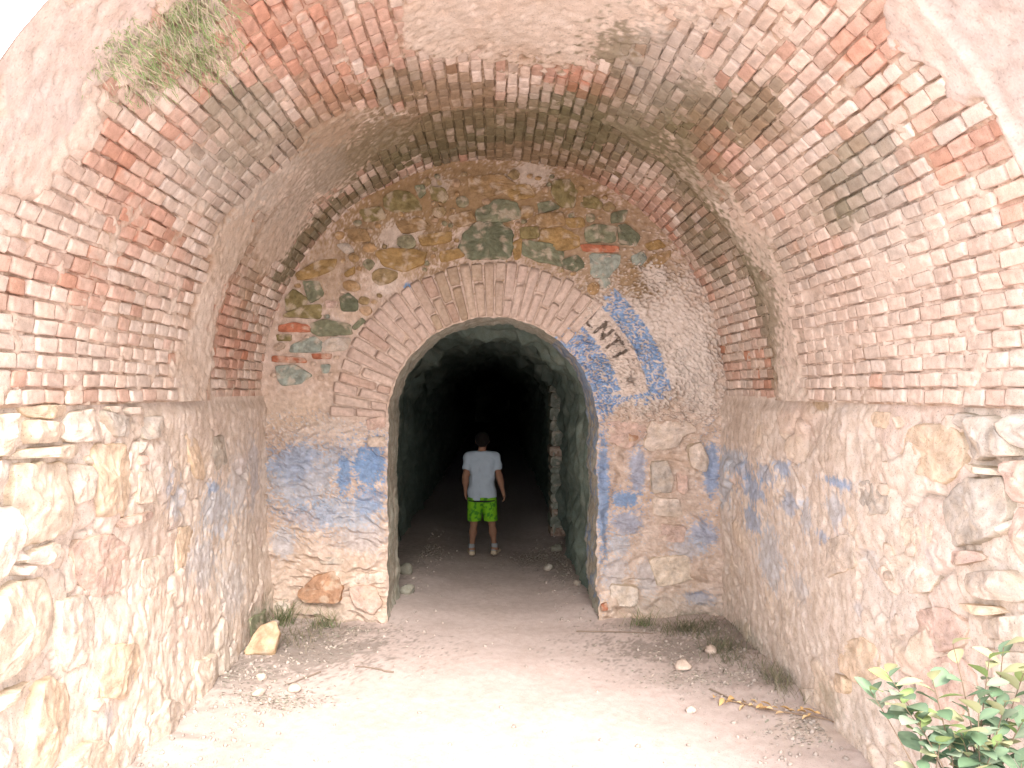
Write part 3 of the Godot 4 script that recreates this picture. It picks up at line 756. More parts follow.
func lay_courses(parent: Node3D, d0: float, d1: float, length: float, limit: int, seed_off: int) -> void:
	rng.seed = 100 + seed_off
	var courses := 84
	var pitch := (PI * RAD + 0.14) / courses
	var shown := []
	for k in courses:
		var u := -0.07 + pitch * (k + 0.5)
		var d := d0 + rng.randf_range(0.0, 0.03) - (length * 0.5 if k % 2 else 0.0)
		while d < d1 - 0.04:
			var l := length * rng.randf_range(0.78, 1.25)
			var a := maxf(d, d0)
			var b := minf(d + l, d1)
			if b - a > 0.05:
				shown.append([u, (a + b) * 0.5, b - a - 0.011])
			d += l
	# bricks that show largest come first
	var list := []
	for q in shown:
		var c := cover(q[0], q[1])
		if c > 0.72 or rng.randf() < 0.008:
			continue
		var p := vault_point(q[0], q[1], 0.0)
		var px: float = absf(p.x) / q[1]
		var py: float = (p.y - SPRING) / q[1]
		var seen: bool = px < 0.66 and py < 0.485
		list.append([q[0], q[1], q[2], c, (100.0 if not seen else 0.0) + q[1]])
	list.sort_custom(func(x, y): return x[4] < y[4])
	var rest := MB.new()
	for k in list.size():
		var q = list[k]
		var u: float = q[0]
		var d: float = q[1]
		var n := nz.get_noise_2d(u * 1.3 + 5.0, d * 1.3)
		var n2 := nf.get_noise_2d(u * 3.0 + 15.0, d * 3.0)
		var pick := rng.randf() + n * 0.5
		var base := lin(0.72, 0.6, 0.52)
		if pick < 0.26: base = lin(0.64, 0.44, 0.36)
		elif pick < 0.34: base = lin(0.55, 0.3, 0.21)
		elif pick > 0.8: base = lin(0.77, 0.68, 0.62)
		base = base.lerp(lin(0.78, 0.7, 0.64), 0.75 * bloom(u, d))
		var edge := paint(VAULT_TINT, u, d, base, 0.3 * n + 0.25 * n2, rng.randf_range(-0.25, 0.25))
		var q2 := rng.randf_range(0.86, 1.1)
		edge = Color(edge.r * q2, edge.g * q2, edge.b * q2)
		var face := edge
		var redness := edge.r / maxf(edge.g, 0.01)
		if redness > 1.75 and rng.randf() < 0.75:
			face = edge.lerp(lin(0.75, 0.65, 0.58), rng.randf_range(0.55, 0.95))      # lime left on the face, red at the worn edges
		elif rng.randf() < 0.35:
			face = edge.lerp(lin(0.74, 0.64, 0.57), rng.randf_range(0.1, 0.6))
		var proud := 0.004 + 0.012 * n2 + rng.randf_range(-0.006, 0.006)
		var slurry := smoothstep(0.1, 0.5, q[3])
		proud = lerpf(proud, 0.005 + rng.randf_range(-0.003, 0.003), slurry)
		var here := func(x: float, y: float, h: float): return vault_point(u + x, d + y, h)
		var wide := pitch - rng.randf_range(0.007, 0.015)
		if k < limit:
			var mb := MB.new()
			brick(mb, here, wide, q[2], proud, edge, face)
			obj("brick", mb.commit(), M.brick, parent)
		else:
			brick(rest, here, wide, q[2], proud, edge, face)
	if rest.v.size() > 0:
		tag(obj("brickwork", rest.commit(), M.brick, parent), "", "", "", "stuff")

func build_vault() -> void:
	var v := thing("brick_vault", "wide barrel vault of worn red and pale bricks with patches of plaster, open at front", "vault")
	obj("mortar_and_plaster", vault_lining(FRONT - 0.03, RING + 0.04, 420, 190), M.plaster, v)
	lay_courses(v, FRONT + 0.02, RING, 0.152, 300, 0)
	# the shell outside, only its edge can be seen from the front
	var shell := grid(420, 14, func(mb: MB, s: float, t: float):
		var th := lerpf(-0.04, PI + 0.04, s)
		var r := RAD + 0.05 + 0.3 * smoothstep(0.0, 0.4, t) + 0.02 * nz.get_noise_2d(th * 6.0, t * 6.0)
		var d := lerpf(front_edge(th * RAD), BACK + 0.4, t)
		if t == 0.0:
			d = front_edge(th * RAD) - 0.004
			r = vault_radius(th * RAD, d) - 0.014
		mb.vert(Vector3(cos(th) * r, SPRING + sin(th) * r, -d), lin(0.5, 0.41, 0.35)))
	obj("outer_shell", shell.commit(), M.plaster, v)

	var g := thing("brick_arch_ring", "inner ring of dark stained and reddish bricks along the rear end wall", "arch")
	obj("mortar", vault_lining(RING - 0.01, BACK + 0.1, 380, 100), M.plaster, g)
	lay_courses(g, RING + 0.12, BACK + 0.05, 0.18, 300, 1)

# ------------------------------------------------------------------ side walls
func side_wall(side: float, called_label: String, tints: Array, stones: Array) -> void:
	var w := thing("rubble_wall", called_label, "wall", Vector3.ZERO, "rubble walls carrying the vault")
	rng.seed = 300 + int(side)
	var base_in := func(d: float, y: float) -> float:
		# the foot of the wall stands forward a little
		var foot := 1.0 - smoothstep(0.0, 1.1, y)
		return foot * (0.07 if side < 0.0 else -0.02) + 0.03 * nz.get_noise_2d(d * 0.8 + side * 9.0, y * 0.8)
	var body := grid(360, 170, func(mb: MB, s: float, t: float):
		var d := lerpf(FRONT - 0.02 if side < 0.0 else 2.4, BACK + 0.06, s)
		var y := lerpf(-0.06, 2.05, t)
		var o := side * 13.0
		var n := nz.get_noise_2d(d * 2.2 + o, y * 2.2)
		var m := nf.get_noise_2d(d * 9.0 + o, y * 6.0)
		var drip := nf.get_noise_2d(d * 7.0 + o, y * 1.3 + 4.0)
		var far := smoothstep(3.9, 5.0, d + 0.3 * n)
		# rubble under a worn coat of plaster: cells of stone, some bare, each set at its own tilt
		var wx := d * 3.0 + o + 0.3 * nf.get_noise_2d(d * 3.0, y * 3.0 + o)
		var wy := y * 3.5 + 0.3 * nf.get_noise_2d(d * 3.0 + 50.0, y * 3.0 + o)
		var cv := nv.get_noise_2d(wx, wy)
		var ce := smoothstep(-1.0, -0.8, nc.get_noise_2d(wx, wy))
		var bare := smoothstep(-0.15, 0.2, sin(cv * 37.0) * 0.6 + nz.get_noise_2d(d * 0.9 + o, y * 0.9 + 8.0) - 0.2 - 0.3 * far)
		var open := (1.0 - ce) * bare
		var inward: float = base_in.call(d, y) + 0.013 * n + 0.003 * m + 0.006 * far * drip
		inward += bare * ce * (0.01 + 0.01 * sin(cv * 91.0) + 0.04 * sin(cv * 53.0) * nz.get_noise_2d(d * 1.1 + o, y * 1.1)) - open * 0.022
		inward += 0.0025 * nf.get_noise_2d(d * 24.0 + o, y * 20.0) - 0.012 * smoothstep(0.25, 0.5, nf.get_noise_2d(d * 7.0 + o + 9.0, y * 7.0))
		inward -= (1.0 - far) * 0.03
		if y > 1.93: inward = lerpf(inward, -0.03, smoothstep(1.93, 2.03, y))
		var col := lin(0.79, 0.73, 0.68).lerp(lin(0.72, 0.64, 0.585), clampf(0.45 + n * 1.1, 0, 1))
		col = col.lerp(lin(0.74, 0.65, 0.57), clampf(nz.get_noise_2d(d * 1.4 + o + 30.0, y * 1.9) * 1.4, 0.0, 0.5))
		col = col.lerp(lin(0.54, 0.47, 0.41), clampf((drip - 0.15) * 1.3, 0.0, 0.5) * far)
		col = col.lerp(lin(0.82, 0.77, 0.73), clampf((m - 0.1) * 1.6, 0.0, 0.6))
		var kind: Color = [lin(0.77, 0.67, 0.57), lin(0.7, 0.65, 0.62), lin(0.75, 0.65, 0.61), lin(0.82, 0.75, 0.69)][int(absf(cv) * 997.0) % 4]
		col = col.lerp(kind, 0.75 * bare * ce)
		col = col.lerp(lin(0.5, 0.43, 0.38), open * 0.35)
		col = paint(tints, d, y, col, 0.35 * n + 0.35 * m, nf.get_noise_2d(d * 21.0 + o, y * 12.0))
		mb.vert(Vector3(side * (RAD - inward), y, -d), col), side > 0.0)
	obj("plaster_and_mortar", body.commit(), M.rubble, w)
	for q in stones:
		var pts := PackedVector2Array()
		var lo := 9.0
		var hi := 0.0
		for k in range(4, q.size(), 2):
			pts.append(Vector2(q[k], q[k + 1]))
			lo = minf(lo, q[k])
			hi = maxf(hi, q[k])
		var mid := Vector2.ZERO
		for p in pts: mid += p
		mid /= pts.size()
		var mb := MB.new()
		var col := Color(q[0], q[1], q[2])
		var out: float = base_in.call(mid.x, mid.y) - 0.03 + (0.02 if mid.x > 4.4 else 0.0)
		stone(mb, pts, q[3], col, Vector3(side * (RAD - out), 0, 0), Vector3(0, 0, -1), Vector3(0, 1, 0), Vector3(-side, 0, 0), 0.1, 0.034)
		obj("stone", mb.commit_crisp(0.45), M.stone, w)
	# small packing stones in the open joints near the front
	for k in 26:
		var c := Vector2(rng.randf_range(2.9, 4.3), rng.randf_range(0.1, 1.95))
		var r := rng.randf_range(0.025, 0.06)
		var pts := PackedVector2Array()
		var turn := rng.randf() * TAU
		for j in 6:
			var a := turn + TAU * j / 6.0
			pts.append(c + Vector2(cos(a) * r * 1.4, sin(a) * r) * rng.randf_range(0.75, 1.2))
		var mb := MB.new()
		var g := rng.randf_range(0.85, 1.1)
		stone(mb, pts, 0.035, Color(0.74 * g, 0.65 * g, 0.58 * g), Vector3(side * (RAD + 0.03 - base_in.call(c.x, c.y)), 0, 0), Vector3(0, 0, -1), Vector3(0, 1, 0), Vector3(-side, 0, 0))
		obj("stone", mb.commit_crisp(0.45), M.stone, w)
	# the end of the wall at the open front
	if side < 0.0:
		var cap := grid(40, 90, func(mb: MB, s: float, t: float):
			var y := lerpf(-0.05, 2.1, t)
			var x := lerpf(1.99, 2.7, s)
			mb.vert(Vector3(-x, y, -FRONT - 0.02 + 0.04 * nz.get_noise_2d(x * 3.0, y * 3.0)), lin(0.6, 0.5, 0.43)), true)
		obj("wall_end", cap.commit(), M.rubble, w)

# ------------------------------------------------------------------ end wall with the doorway
func door_outline(s: float) -> Vector2:
	# left foot, up the left jamb, over the arch, down the right jamb
	var leg := 1.86
	var arc := PI * DOOR_R
	var x := s * (2.0 * leg + arc)
	var p: Vector2
	if x < leg: p = Vector2(DOOR.x - DOOR_R, -0.05 + x)
	elif x < leg + arc:
		var a := PI - (x - leg) / DOOR_R
		p = DOOR + Vector2(cos(a), sin(a)) * DOOR_R
	else: p = Vector2(DOOR.x + DOOR_R, DOOR.y - (x - leg - arc))
	var n := nz.get_noise_2d(p.x * 3.0, p.y * 3.0 + 50.0) * 0.02 + nf.get_noise_2d(p.x * 11.0, p.y * 11.0) * 0.008
	if p.y < DOOR.y and p.x > 0.0: n *= 1.8
	return p + (p - DOOR).normalized() * n if p.y > DOOR.y else p + Vector2(signf(p.x) * n, 0)

func outer_outline(s: float) -> Vector2:
	var leg := 1.86
	var arc := PI * DOOR_R
	var x := s * (2.0 * leg + arc)
	var o := 2.24
	if x < leg: return Vector2(-o, -0.06 + x / leg * (SPRING + 0.06))
	if x < leg + arc:
		var a := PI - (x - leg) / DOOR_R
		return Vector2(cos(a) * o, SPRING + sin(a) * o)
	return Vector2(o, SPRING - (x - leg - arc) / leg * (SPRING + 0.06))

func seg(p: Vector2, a: Vector2, b: Vector2) -> float:
	return p.distance_to(Geometry2D.get_closest_point_to_segment(p, a, b))

# black lettering N T I and a star in the white field of the painted band; local x along the band, y outwards
func letter_ink(r: float, deg: float) -> float:
	var best := 1.0
	var spots := [[45.2, 0], [39.4, 1], [33.2, 2], [28.2, 3], [17.0, 4]]
	for q in spots:
		var p := Vector2((q[0] - deg) * 0.01745 * 1.29, r - 1.3) / 1.06
		if absf(p.x) > 0.1 or absf(p.y) > 0.11: continue
		match q[1]:
			0:
				best = minf(best, seg(p, Vector2(-0.035, -0.06), Vector2(-0.035, 0.06)) + 0.006)
				best = minf(best, seg(p, Vector2(-0.035, -0.06), Vector2(0.035, -0.06)) + 0.006)
			1:
				best = minf(best, seg(p, Vector2(-0.043, -0.065), Vector2(-0.043, 0.065)))
				best = minf(best, seg(p, Vector2(-0.043, 0.065), Vector2(0.043, -0.065)))
				best = minf(best, seg(p, Vector2(0.043, -0.065), Vector2(0.043, 0.065)))
			2:
				best = minf(best, seg(p, Vector2(0, -0.065), Vector2(0, 0.065)))
				best = minf(best, seg(p, Vector2(-0.05, 0.065), Vector2(0.05, 0.065)))
			3:
				best = minf(best, seg(p, Vector2(0, -0.06), Vector2(0, 0.06)))
			4:
				var star := PackedVector2Array()
				for k in 10:
					var a := PI / 2 + TAU * k / 10.0
					star.append(Vector2(cos(a), sin(a)) * (0.068 if k % 2 == 0 else 0.027))
				if Geometry2D.is_point_in_polygon(p, star): best = minf(best, 0.008)
	return best

func end_colour(x: float, y: float) -> Color:
	var n := nz.get_noise_2d(x * 2.4 + 7.0, y * 2.4)
	var m := nf.get_noise_2d(x * 11.0, y * 11.0 + 3.0)
	var f := nf.get_noise_2d(x * 34.0, y * 34.0 + 8.0)
	var col := lin(0.7, 0.59, 0.52).lerp(lin(0.62, 0.5, 0.41), clampf(0.45 + n, 0, 1))
	col = col.lerp(lin(0.78, 0.7, 0.64), clampf((m - 0.05) * 1.5, 0.0, 0.7))
	col = paint(END_TINT, x, y, col, 0.3 * n + 0.35 * m, f)
	var t := 1.0 + 0.14 * f + 0.1 * m
	col = Color(col.r * t, col.g * t, col.b * t)
	# the painted band beside the arch: a blue frame round a white field
	var rel := Vector2(x, y) - DOOR
	var r := rel.length()
	var deg := rad_to_deg(rel.angle())
	if deg > 2.0 and deg < 54.0 and r < 1.72:
		var wob := 0.012 * m
		var wear := smoothstep(-0.2, 0.1, f * 1.2 + m * 0.6 + 0.08)
		var blue := lin(0.13, 0.31, 0.65).lerp(lin(0.32, 0.5, 0.77), clampf(0.4 + m, 0, 1))
		var white := lin(0.78, 0.7, 0.64)
		var inner := r > 0.9 and r < 1.185 + wob and deg < 50.0 + 14.0 * m and deg > 4.0
		if deg < 14.0 and r > 1.1: inner = false
		var outer := r > 1.43 + wob and r < 1.635 + wob and deg < 47.0 + 3.0 * m and deg > 11.0
		var low := deg > 8.5 + 4.0 * m and deg < 12.5 and r > 1.0 and r < 1.63
		if r >= 1.185 + wob and r <= 1.43 + wob and deg > 11.0 and deg < 47.0:
			col = col.lerp(white, 0.95)
			var ink := letter_ink(r, deg)
			var half := 0.0125 + 0.003 * m
			if ink < half: col = col.lerp(lin(0.12, 0.1, 0.08), (0.9 if deg > 23.0 else 0.5) * smoothstep(-0.5, -0.05, f + 0.2))
		elif inner or outer or low:
			col = col.lerp(blue, 0.92 * wear)
			if wear < 0.3: col = col.lerp(white, 0.5)
	return col

func end_relief(x: float, y: float) -> float:
	var n := nz.get_noise_2d(x * 2.0 + 17.0, y * 2.0)
	var m := nf.get_noise_2d(x * 8.0 + 5.0, y * 8.0)
	var h := 0.016 * n + 0.006 * m + 0.003 * nf.get_noise_2d(x * 28.0, y * 28.0)
	# flaking layers low on both sides of the door, where the smooth coat has come away
	var low := 1.0 - smoothstep(1.72, 1.86, y + 0.05 * m)
	var leaf := nr.get_noise_2d(x * 1.6 + 3.0, y * 5.5 + 0.6 * n)
	h += low * (0.05 if x < 0.0 else 0.032) * leaf
	var ar := (Vector2(x, y) - DOOR).length()
	if y > DOOR.y and ar < 1.5: h = lerpf(h, 0.012 + 0.006 * m, 1.0 - smoothstep(1.4, 1.5, ar))
	if x > 0.9: h -= 0.075 * low * smoothstep(0.35, 0.6, 1.0 - absf(x - 1.45) / 0.85 + 0.4 * n)
	return h

func build_end_wall() -> void:
	var w := thing("end_wall", "rear wall of green and ochre rubble with blue paint around the dark doorway", "wall", Vector3(0, 0, 0))
	var face := grid(960, 132, func(mb: MB, s: float, t: float):
		var p := door_outline(s).lerp(outer_outline(s), t)
		var col := end_colour(p.x, p.y)
		var h := end_relief(p.x, p.y) + (relief if (p - DOOR).length() > 1.46 or p.x > 0.62 or p.y < DOOR.y else 0.0)
		h *= smoothstep(0.0, 0.02, t) * 0.9 + 0.1
		mb.vert(Vector3(p.x, p.y, -BACK + h), col), false)
	obj("wall_face", face.commit(), M.wallface, w)
	rng.seed = 411
	for q in END_STONES:
		var pts := PackedVector2Array()
		for k in range(4, q.size(), 2): pts.append(Vector2(q[k], q[k + 1]))
		var mid := Vector2.ZERO
		for p in pts: mid += p
		mid /= pts.size()
		if mid.y > 2.2:
			for j in pts.size(): pts[j] = mid + (pts[j] - mid) * 1.13
		var mb := MB.new()
		stone(mb, pts, q[3] * 0.7, Color(q[0], q[1], q[2]), Vector3(0, 0, -BACK + end_relief(mid.x, mid.y) + 0.008), Vector3(1, 0, 0), Vector3(0, 1, 0), Vector3(0, 0, 1), 0.07, 0.02)
		obj("stone", mb.commit_crisp(0.45), M.stone, w)
	# thin stones filling the upper wall between the large ones
	var taken: Array[PackedVector2Array] = []
	for q in END_STONES:
		var pts := PackedVector2Array()
		for j in range(4, q.size(), 2): pts.append(Vector2(q[j], q[j + 1]))
		taken.append(pts)
	for k in 1500:
		var a := rng.randf_range(deg_to_rad(10), deg_to_rad(178))
		var rr := rng.randf_range(0.6, 2.02)
		var c := Vector2(cos(a) * rr, SPRING + sin(a) * rr)
		if (c - DOOR).length() < 1.5 or (c.x > 0.95 and c.y < 3.25): continue
		var r := lerpf(0.085, 0.022, minf(1.0, k / 1000.0))
		var pts := PackedVector2Array()
		var turn := rng.randf() * TAU
		var flat := rng.randf_range(1.1, 1.6)
		for j in 8:
			var b := turn + TAU * j / 8.0
			pts.append(c + Vector2(cos(b) * r * flat, sin(b) * r) * rng.randf_range(0.78, 1.15))
		var hit := false
		for o in taken:
			for p in pts:
				if Geometry2D.is_point_in_polygon(p, o): hit = true
			for p in o:
				if Geometry2D.is_point_in_polygon(p, pts): hit = true
			if hit: break
		for p in pts:
			if p.distance_to(Vector2(0, SPRING)) > 2.05 or (p - DOOR).length() < 1.45: hit = true
		if hit: continue
		taken.append(pts)
		var mb := MB.new()
		var tone: Color = [lin(0.42, 0.31, 0.17), lin(0.36, 0.29, 0.17), lin(0.5, 0.38, 0.27), lin(0.3, 0.3, 0.21), lin(0.46, 0.33, 0.19)][rng.randi() % 5]
		if c.x < -1.3 and c.y < 3.0: tone = [lin(0.34, 0.38, 0.33), lin(0.66, 0.55, 0.47), lin(0.6, 0.5, 0.42)][rng.randi() % 3]
		stone(mb, pts, 0.03, tone, Vector3(0, 0, -BACK + end_relief(c.x, c.y) + 0.004), Vector3(1, 0, 0), Vector3(0, 1, 0), Vector3(0, 0, 1), 0.05, 0.02)
		obj("stone", mb.commit_crisp(0.45), M.stone, w)
	# the brick arch over the door
	var arch := Node3D.new()
	arch.name = "door_arch"
	w.add_child(arch)
	tag(arch, "arch of narrow pinkish bricks set on edge over the doorway")
	rng.seed = 77
	var deg := 178.0
	var k := 0
	while deg > 49.0:
		var step := rng.randf_range(3.9, 4.9)
		var mid := deg_to_rad(deg - step * 0.5)
		var cuts := [0.955, 1.455]
		if k % 2 == 0: cuts = [0.955, 0.955 + rng.randf_range(0.26, 0.34), 1.455 + rng.randf_range(-0.02, 0.02)]
		elif rng.randf() < 0.6: cuts = [0.955, 0.955 + rng.randf_range(0.12, 0.2), 1.455 + rng.randf_range(-0.02, 0.02)]
		for j in cuts.size() - 1:
			var r0: float = cuts[j]
			var r1: float = cuts[j + 1]
			var rm := (r0 + r1) * 0.5
			var tone := lin(0.66, 0.54, 0.48).lerp(lin(0.72, 0.61, 0.54), rng.randf())
			if deg > 88.0 and deg < 122.0: tone = tone.lerp(lin(0.46, 0.37, 0.27), rng.randf_range(0.3, 0.9))
			if rng.randf() < 0.15: tone = tone.lerp(lin(0.58, 0.42, 0.35), 0.6)
			if deg < 80.0: tone = tone.lerp(lin(0.72, 0.61, 0.54), 0.6)
			var wedge := deg_to_rad(step)
			var here := func(x: float, y: float, h: float):
				var r := rm + y
				var a: float = mid - x / 0.1 * wedge * (0.1 / 0.1)
				return Vector3(DOOR.x + cos(a) * r, DOOR.y + sin(a) * r, -BACK + 0.02 + h)
			var mb := MB.new()
			brick(mb, here, 0.1 * 0.86, r1 - r0 - 0.014, 0.006 + rng.randf_range(-0.004, 0.004), tone.darkened(0.04), tone, 0.08)
			obj("brick", mb.commit(), M.brick, arch)
		deg -= step
		k += 1
	# the reveal of the doorway
	var reveal := grid(340, 46, func(mb: MB, s: float, t: float):
		var p := door_outline(s)
		var d := lerpf(BACK - 0.004, 7.96, t)
		var n := nz.get_noise_3d(p.x * 3.0, p.y * 1.2, d * 4.0)
		var m := nf.get_noise_3d(p.x * 12.0, p.y * 5.0, d * 14.0)
		var inw := (0.035 * n + 0.018 * m) * smoothstep(0.0, 0.12, t)
		var dir := (DOOR - p).normalized() if p.y > DOOR.y else Vector2(-signf(p.x), 0)
		p += dir * inw
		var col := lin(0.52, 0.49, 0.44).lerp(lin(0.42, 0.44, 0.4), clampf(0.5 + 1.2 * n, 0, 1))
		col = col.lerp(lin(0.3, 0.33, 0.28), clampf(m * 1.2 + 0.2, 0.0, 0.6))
		var e := rad_to_deg((p - DOOR).angle())
		if p.x > 0.0 and e < 52.0 and e > -60.0:
			var wear := smoothstep(-0.15, 0.1, m + n * 0.6 - 0.2 + (0.15 if e > 2.0 else -0.1))
			col = col.lerp(lin(0.2, 0.32, 0.55), 0.7 * wear)
		mb.vert(Vector3(p.x, p.y, -d), col), true)
	obj("doorway_reveal", reveal.commit(), M.rubble, w)

# ------------------------------------------------------------------ the tunnel behind
func tunnel_outline(s: float, d: float) -> Vector2:
	var grow := smoothstep(7.9, 8.7, d)
	var xl := -1.0 - 0.32 * grow
	var xr := 0.95 + 0.06 * smoothstep(11.5, 13.0, d)
	var xc := (xl + xr) * 0.5
	var hw := (xr - xl) * 0.5
	var rise := 1.0
	var sy := 1.85
	var leg := 0.3
	if s < leg: return Vector2(xl, -0.06 + (sy + 0.06) * s / leg)
	if s > 1.0 - leg: return Vector2(xr, -0.06 + (sy + 0.06) * (1.0 - s) / leg)
	var a := PI - PI * (s - leg) / (1.0 - 2.0 * leg)
	return Vector2(xc + cos(a) * hw, sy + pow(sin(a), 0.8) * rise)

func build_tunnel() -> void:
	var t0 := thing("rock_tunnel", "dark rough rock tunnel running back behind the doorway", "tunnel")
	var body := grid(150, 240, func(mb: MB, s: float, t: float):
		var d := 7.93 + pow(t, 1.9) * 45.0
		var p := tunnel_outline(s, d)
		var n := nz.get_noise_3d(p.x * 1.3, p.y * 1.3, d * 1.1)
		var rd := nr.get_noise_3d(p.x * 1.1 + 9.0, p.y * 1.1, d * 1.1)
		var m := nf.get_noise_3d(p.x * 6.0, p.y * 4.0, d * 6.0)
		var c := Vector2(-0.1, 1.5)
		var up := smoothstep(1.6, 2.4, p.y)
		var amp := lerpf(0.09, 0.2, up) * smoothstep(7.93, 8.5, d)
		var out := (p - c).normalized() if p.y > 1.6 else Vector2(signf(p.x), 0)
		p += out * (amp * n - amp * 0.8 * rd + 0.035 * m)
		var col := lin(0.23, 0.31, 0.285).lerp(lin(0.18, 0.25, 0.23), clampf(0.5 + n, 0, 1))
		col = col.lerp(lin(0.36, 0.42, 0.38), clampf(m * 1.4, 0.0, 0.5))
		mb.vert(Vector3(p.x, p.y, -d), col), false)
	obj("rock_face", body.commit(), M.rubble, t0)
	var heading := grid(30, 30, func(mb: MB, s: float, t: float):
		var n := nz.get_noise_2d(s * 4.0, t * 4.0)
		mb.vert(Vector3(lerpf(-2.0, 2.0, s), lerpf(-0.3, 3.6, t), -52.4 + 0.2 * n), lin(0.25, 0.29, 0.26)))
	obj("heading", heading.commit(), M.rubble, t0)
	var collar := grid(200, 6, func(mb: MB, s: float, t: float):
		var p := door_outline(s).lerp(tunnel_outline(s, 9.0) * Vector2(1.1, 1.03), t)
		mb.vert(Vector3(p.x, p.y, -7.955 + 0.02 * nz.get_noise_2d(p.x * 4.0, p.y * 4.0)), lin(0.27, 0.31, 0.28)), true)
	obj("collar", collar.commit(), M.rubble, t0)

	var pier := thing("masonry_pier", "narrow stack of brick and stone blocks on the tunnel's right wall", "pier", Vector3(0.95, 0, -11.2))
	rng.seed = 91
	var core := MB.new()
	stone(core, PackedVector2Array([Vector2(0.1, -0.05), Vector2(0.1, 2.2), Vector2(-0.14, 2.2), Vector2(-0.145, -0.05)]), 0.01, lin(0.28, 0.32, 0.29), Vector3.ZERO, Vector3(1, 0, 0), Vector3(0, 1, 0), Vector3(0, 0, 1), 0.6, 0.06)
	obj("core", core.commit(), M.stone, pier)
	var y := -0.02
	while y < 2.1:
		var h := rng.randf_range(0.09, 0.22)
		var depth := rng.randf_range(0.15, 0.18)
		var mb := MB.new()
		var tone: Color = [lin(0.3, 0.34, 0.3), lin(0.26, 0.3, 0.27), lin(0.34, 0.26, 0.22), lin(0.25, 0.29, 0.26)][rng.randi() % 4]
		stone(mb, PackedVector2Array([Vector2(0.06, y + 0.004), Vector2(0.06, y + h - 0.004), Vector2(-depth, y + h - 0.004), Vector2(-depth - 0.01, y + 0.004)]), 0.03, tone, Vector3.ZERO, Vector3(1, 0, 0), Vector3(0, 1, 0), Vector3(0, 0, 1), 0.45)
		obj("block", mb.commit(), M.stone, pier)
		y += h

# ------------------------------------------------------------------ front wall and ground
func build_front_wall() -> void:
	var w := thing("front_wall", "plastered face of the portal beside the vault's open front", "wall")
	var face := grid(170, 60, func(mb: MB, s: float, t: float):
		var p: Vector2
		var q: Vector2
		var zf := 2.4
		if s < 0.3:
			p = Vector2(RAD - 0.02, lerpf(-0.06, SPRING, s / 0.3))
			q = Vector2(6.0, p.y)
		else:
			var a := (s - 0.3) / 0.7 * deg_to_rad(118)
			zf = front_edge(a * RAD)
			var ri := vault_radius(a * RAD, zf) - 0.012
			p = Vector2(cos(a) * ri, SPRING + sin(a) * ri)
			var k: float = minf(4.0 / maxf(sin(a), 0.001), 6.0 / maxf(absf(cos(a)), 0.001)) if a < 2.0 else 3.0
			k = lerpf(k, RAD + 0.1, smoothstep(1.75, 2.06, a))
			q = Vector2(cos(a) * k, SPRING + sin(a) * k)
		var v := p.lerp(q, t * t)
		var n := nz.get_noise_2d(v.x * 2.0, v.y * 2.0)
		var m := nf.get_noise_2d(v.x * 9.0, v.y * 9.0)
		var col := lin(0.5, 0.41, 0.36).lerp(lin(0.58, 0.48, 0.42), clampf(0.5 + n, 0, 1))
		col = col.lerp(lin(0.64, 0.54, 0.47), clampf(m * 1.4, 0, 0.6))
		var round := 0.03 * (1.0 - smoothstep(0.0, 0.02, t * t))
		mb.vert(Vector3(v.x, v.y, -zf + 0.02 - round + 0.02 * n + 0.008 * m), col), true)
	obj("wall_face", face.commit(), M.plaster, w)

func ground_height(x: float, d: float) -> float:
	var inside := smoothstep(1.2, 2.6, d)
	var h := 0.014 * nz.get_noise_2d(x * 0.8, d * 0.8) + 0.0025 * nf.get_noise_2d(x * 8.0, d * 8.0)
	if d > 2.0 and d < 7.3:
		h += (0.05 + 0.03 * nz.get_noise_2d(d * 2.0, x)) * smoothstep(1.35, 2.0, absf(x)) * inside
	if d > 7.0 and d < 14.0:
		h += 0.06 * smoothstep(0.35, 0.95, absf(x + 0.05)) * smoothstep(7.1, 7.7, d)
	var l := maxf(absf(x), 0.0)
	if l > 4.0 or d < -2.0: h += 0.1 * nz.get_noise_2d(x * 0.2, d * 0.2)
	return h

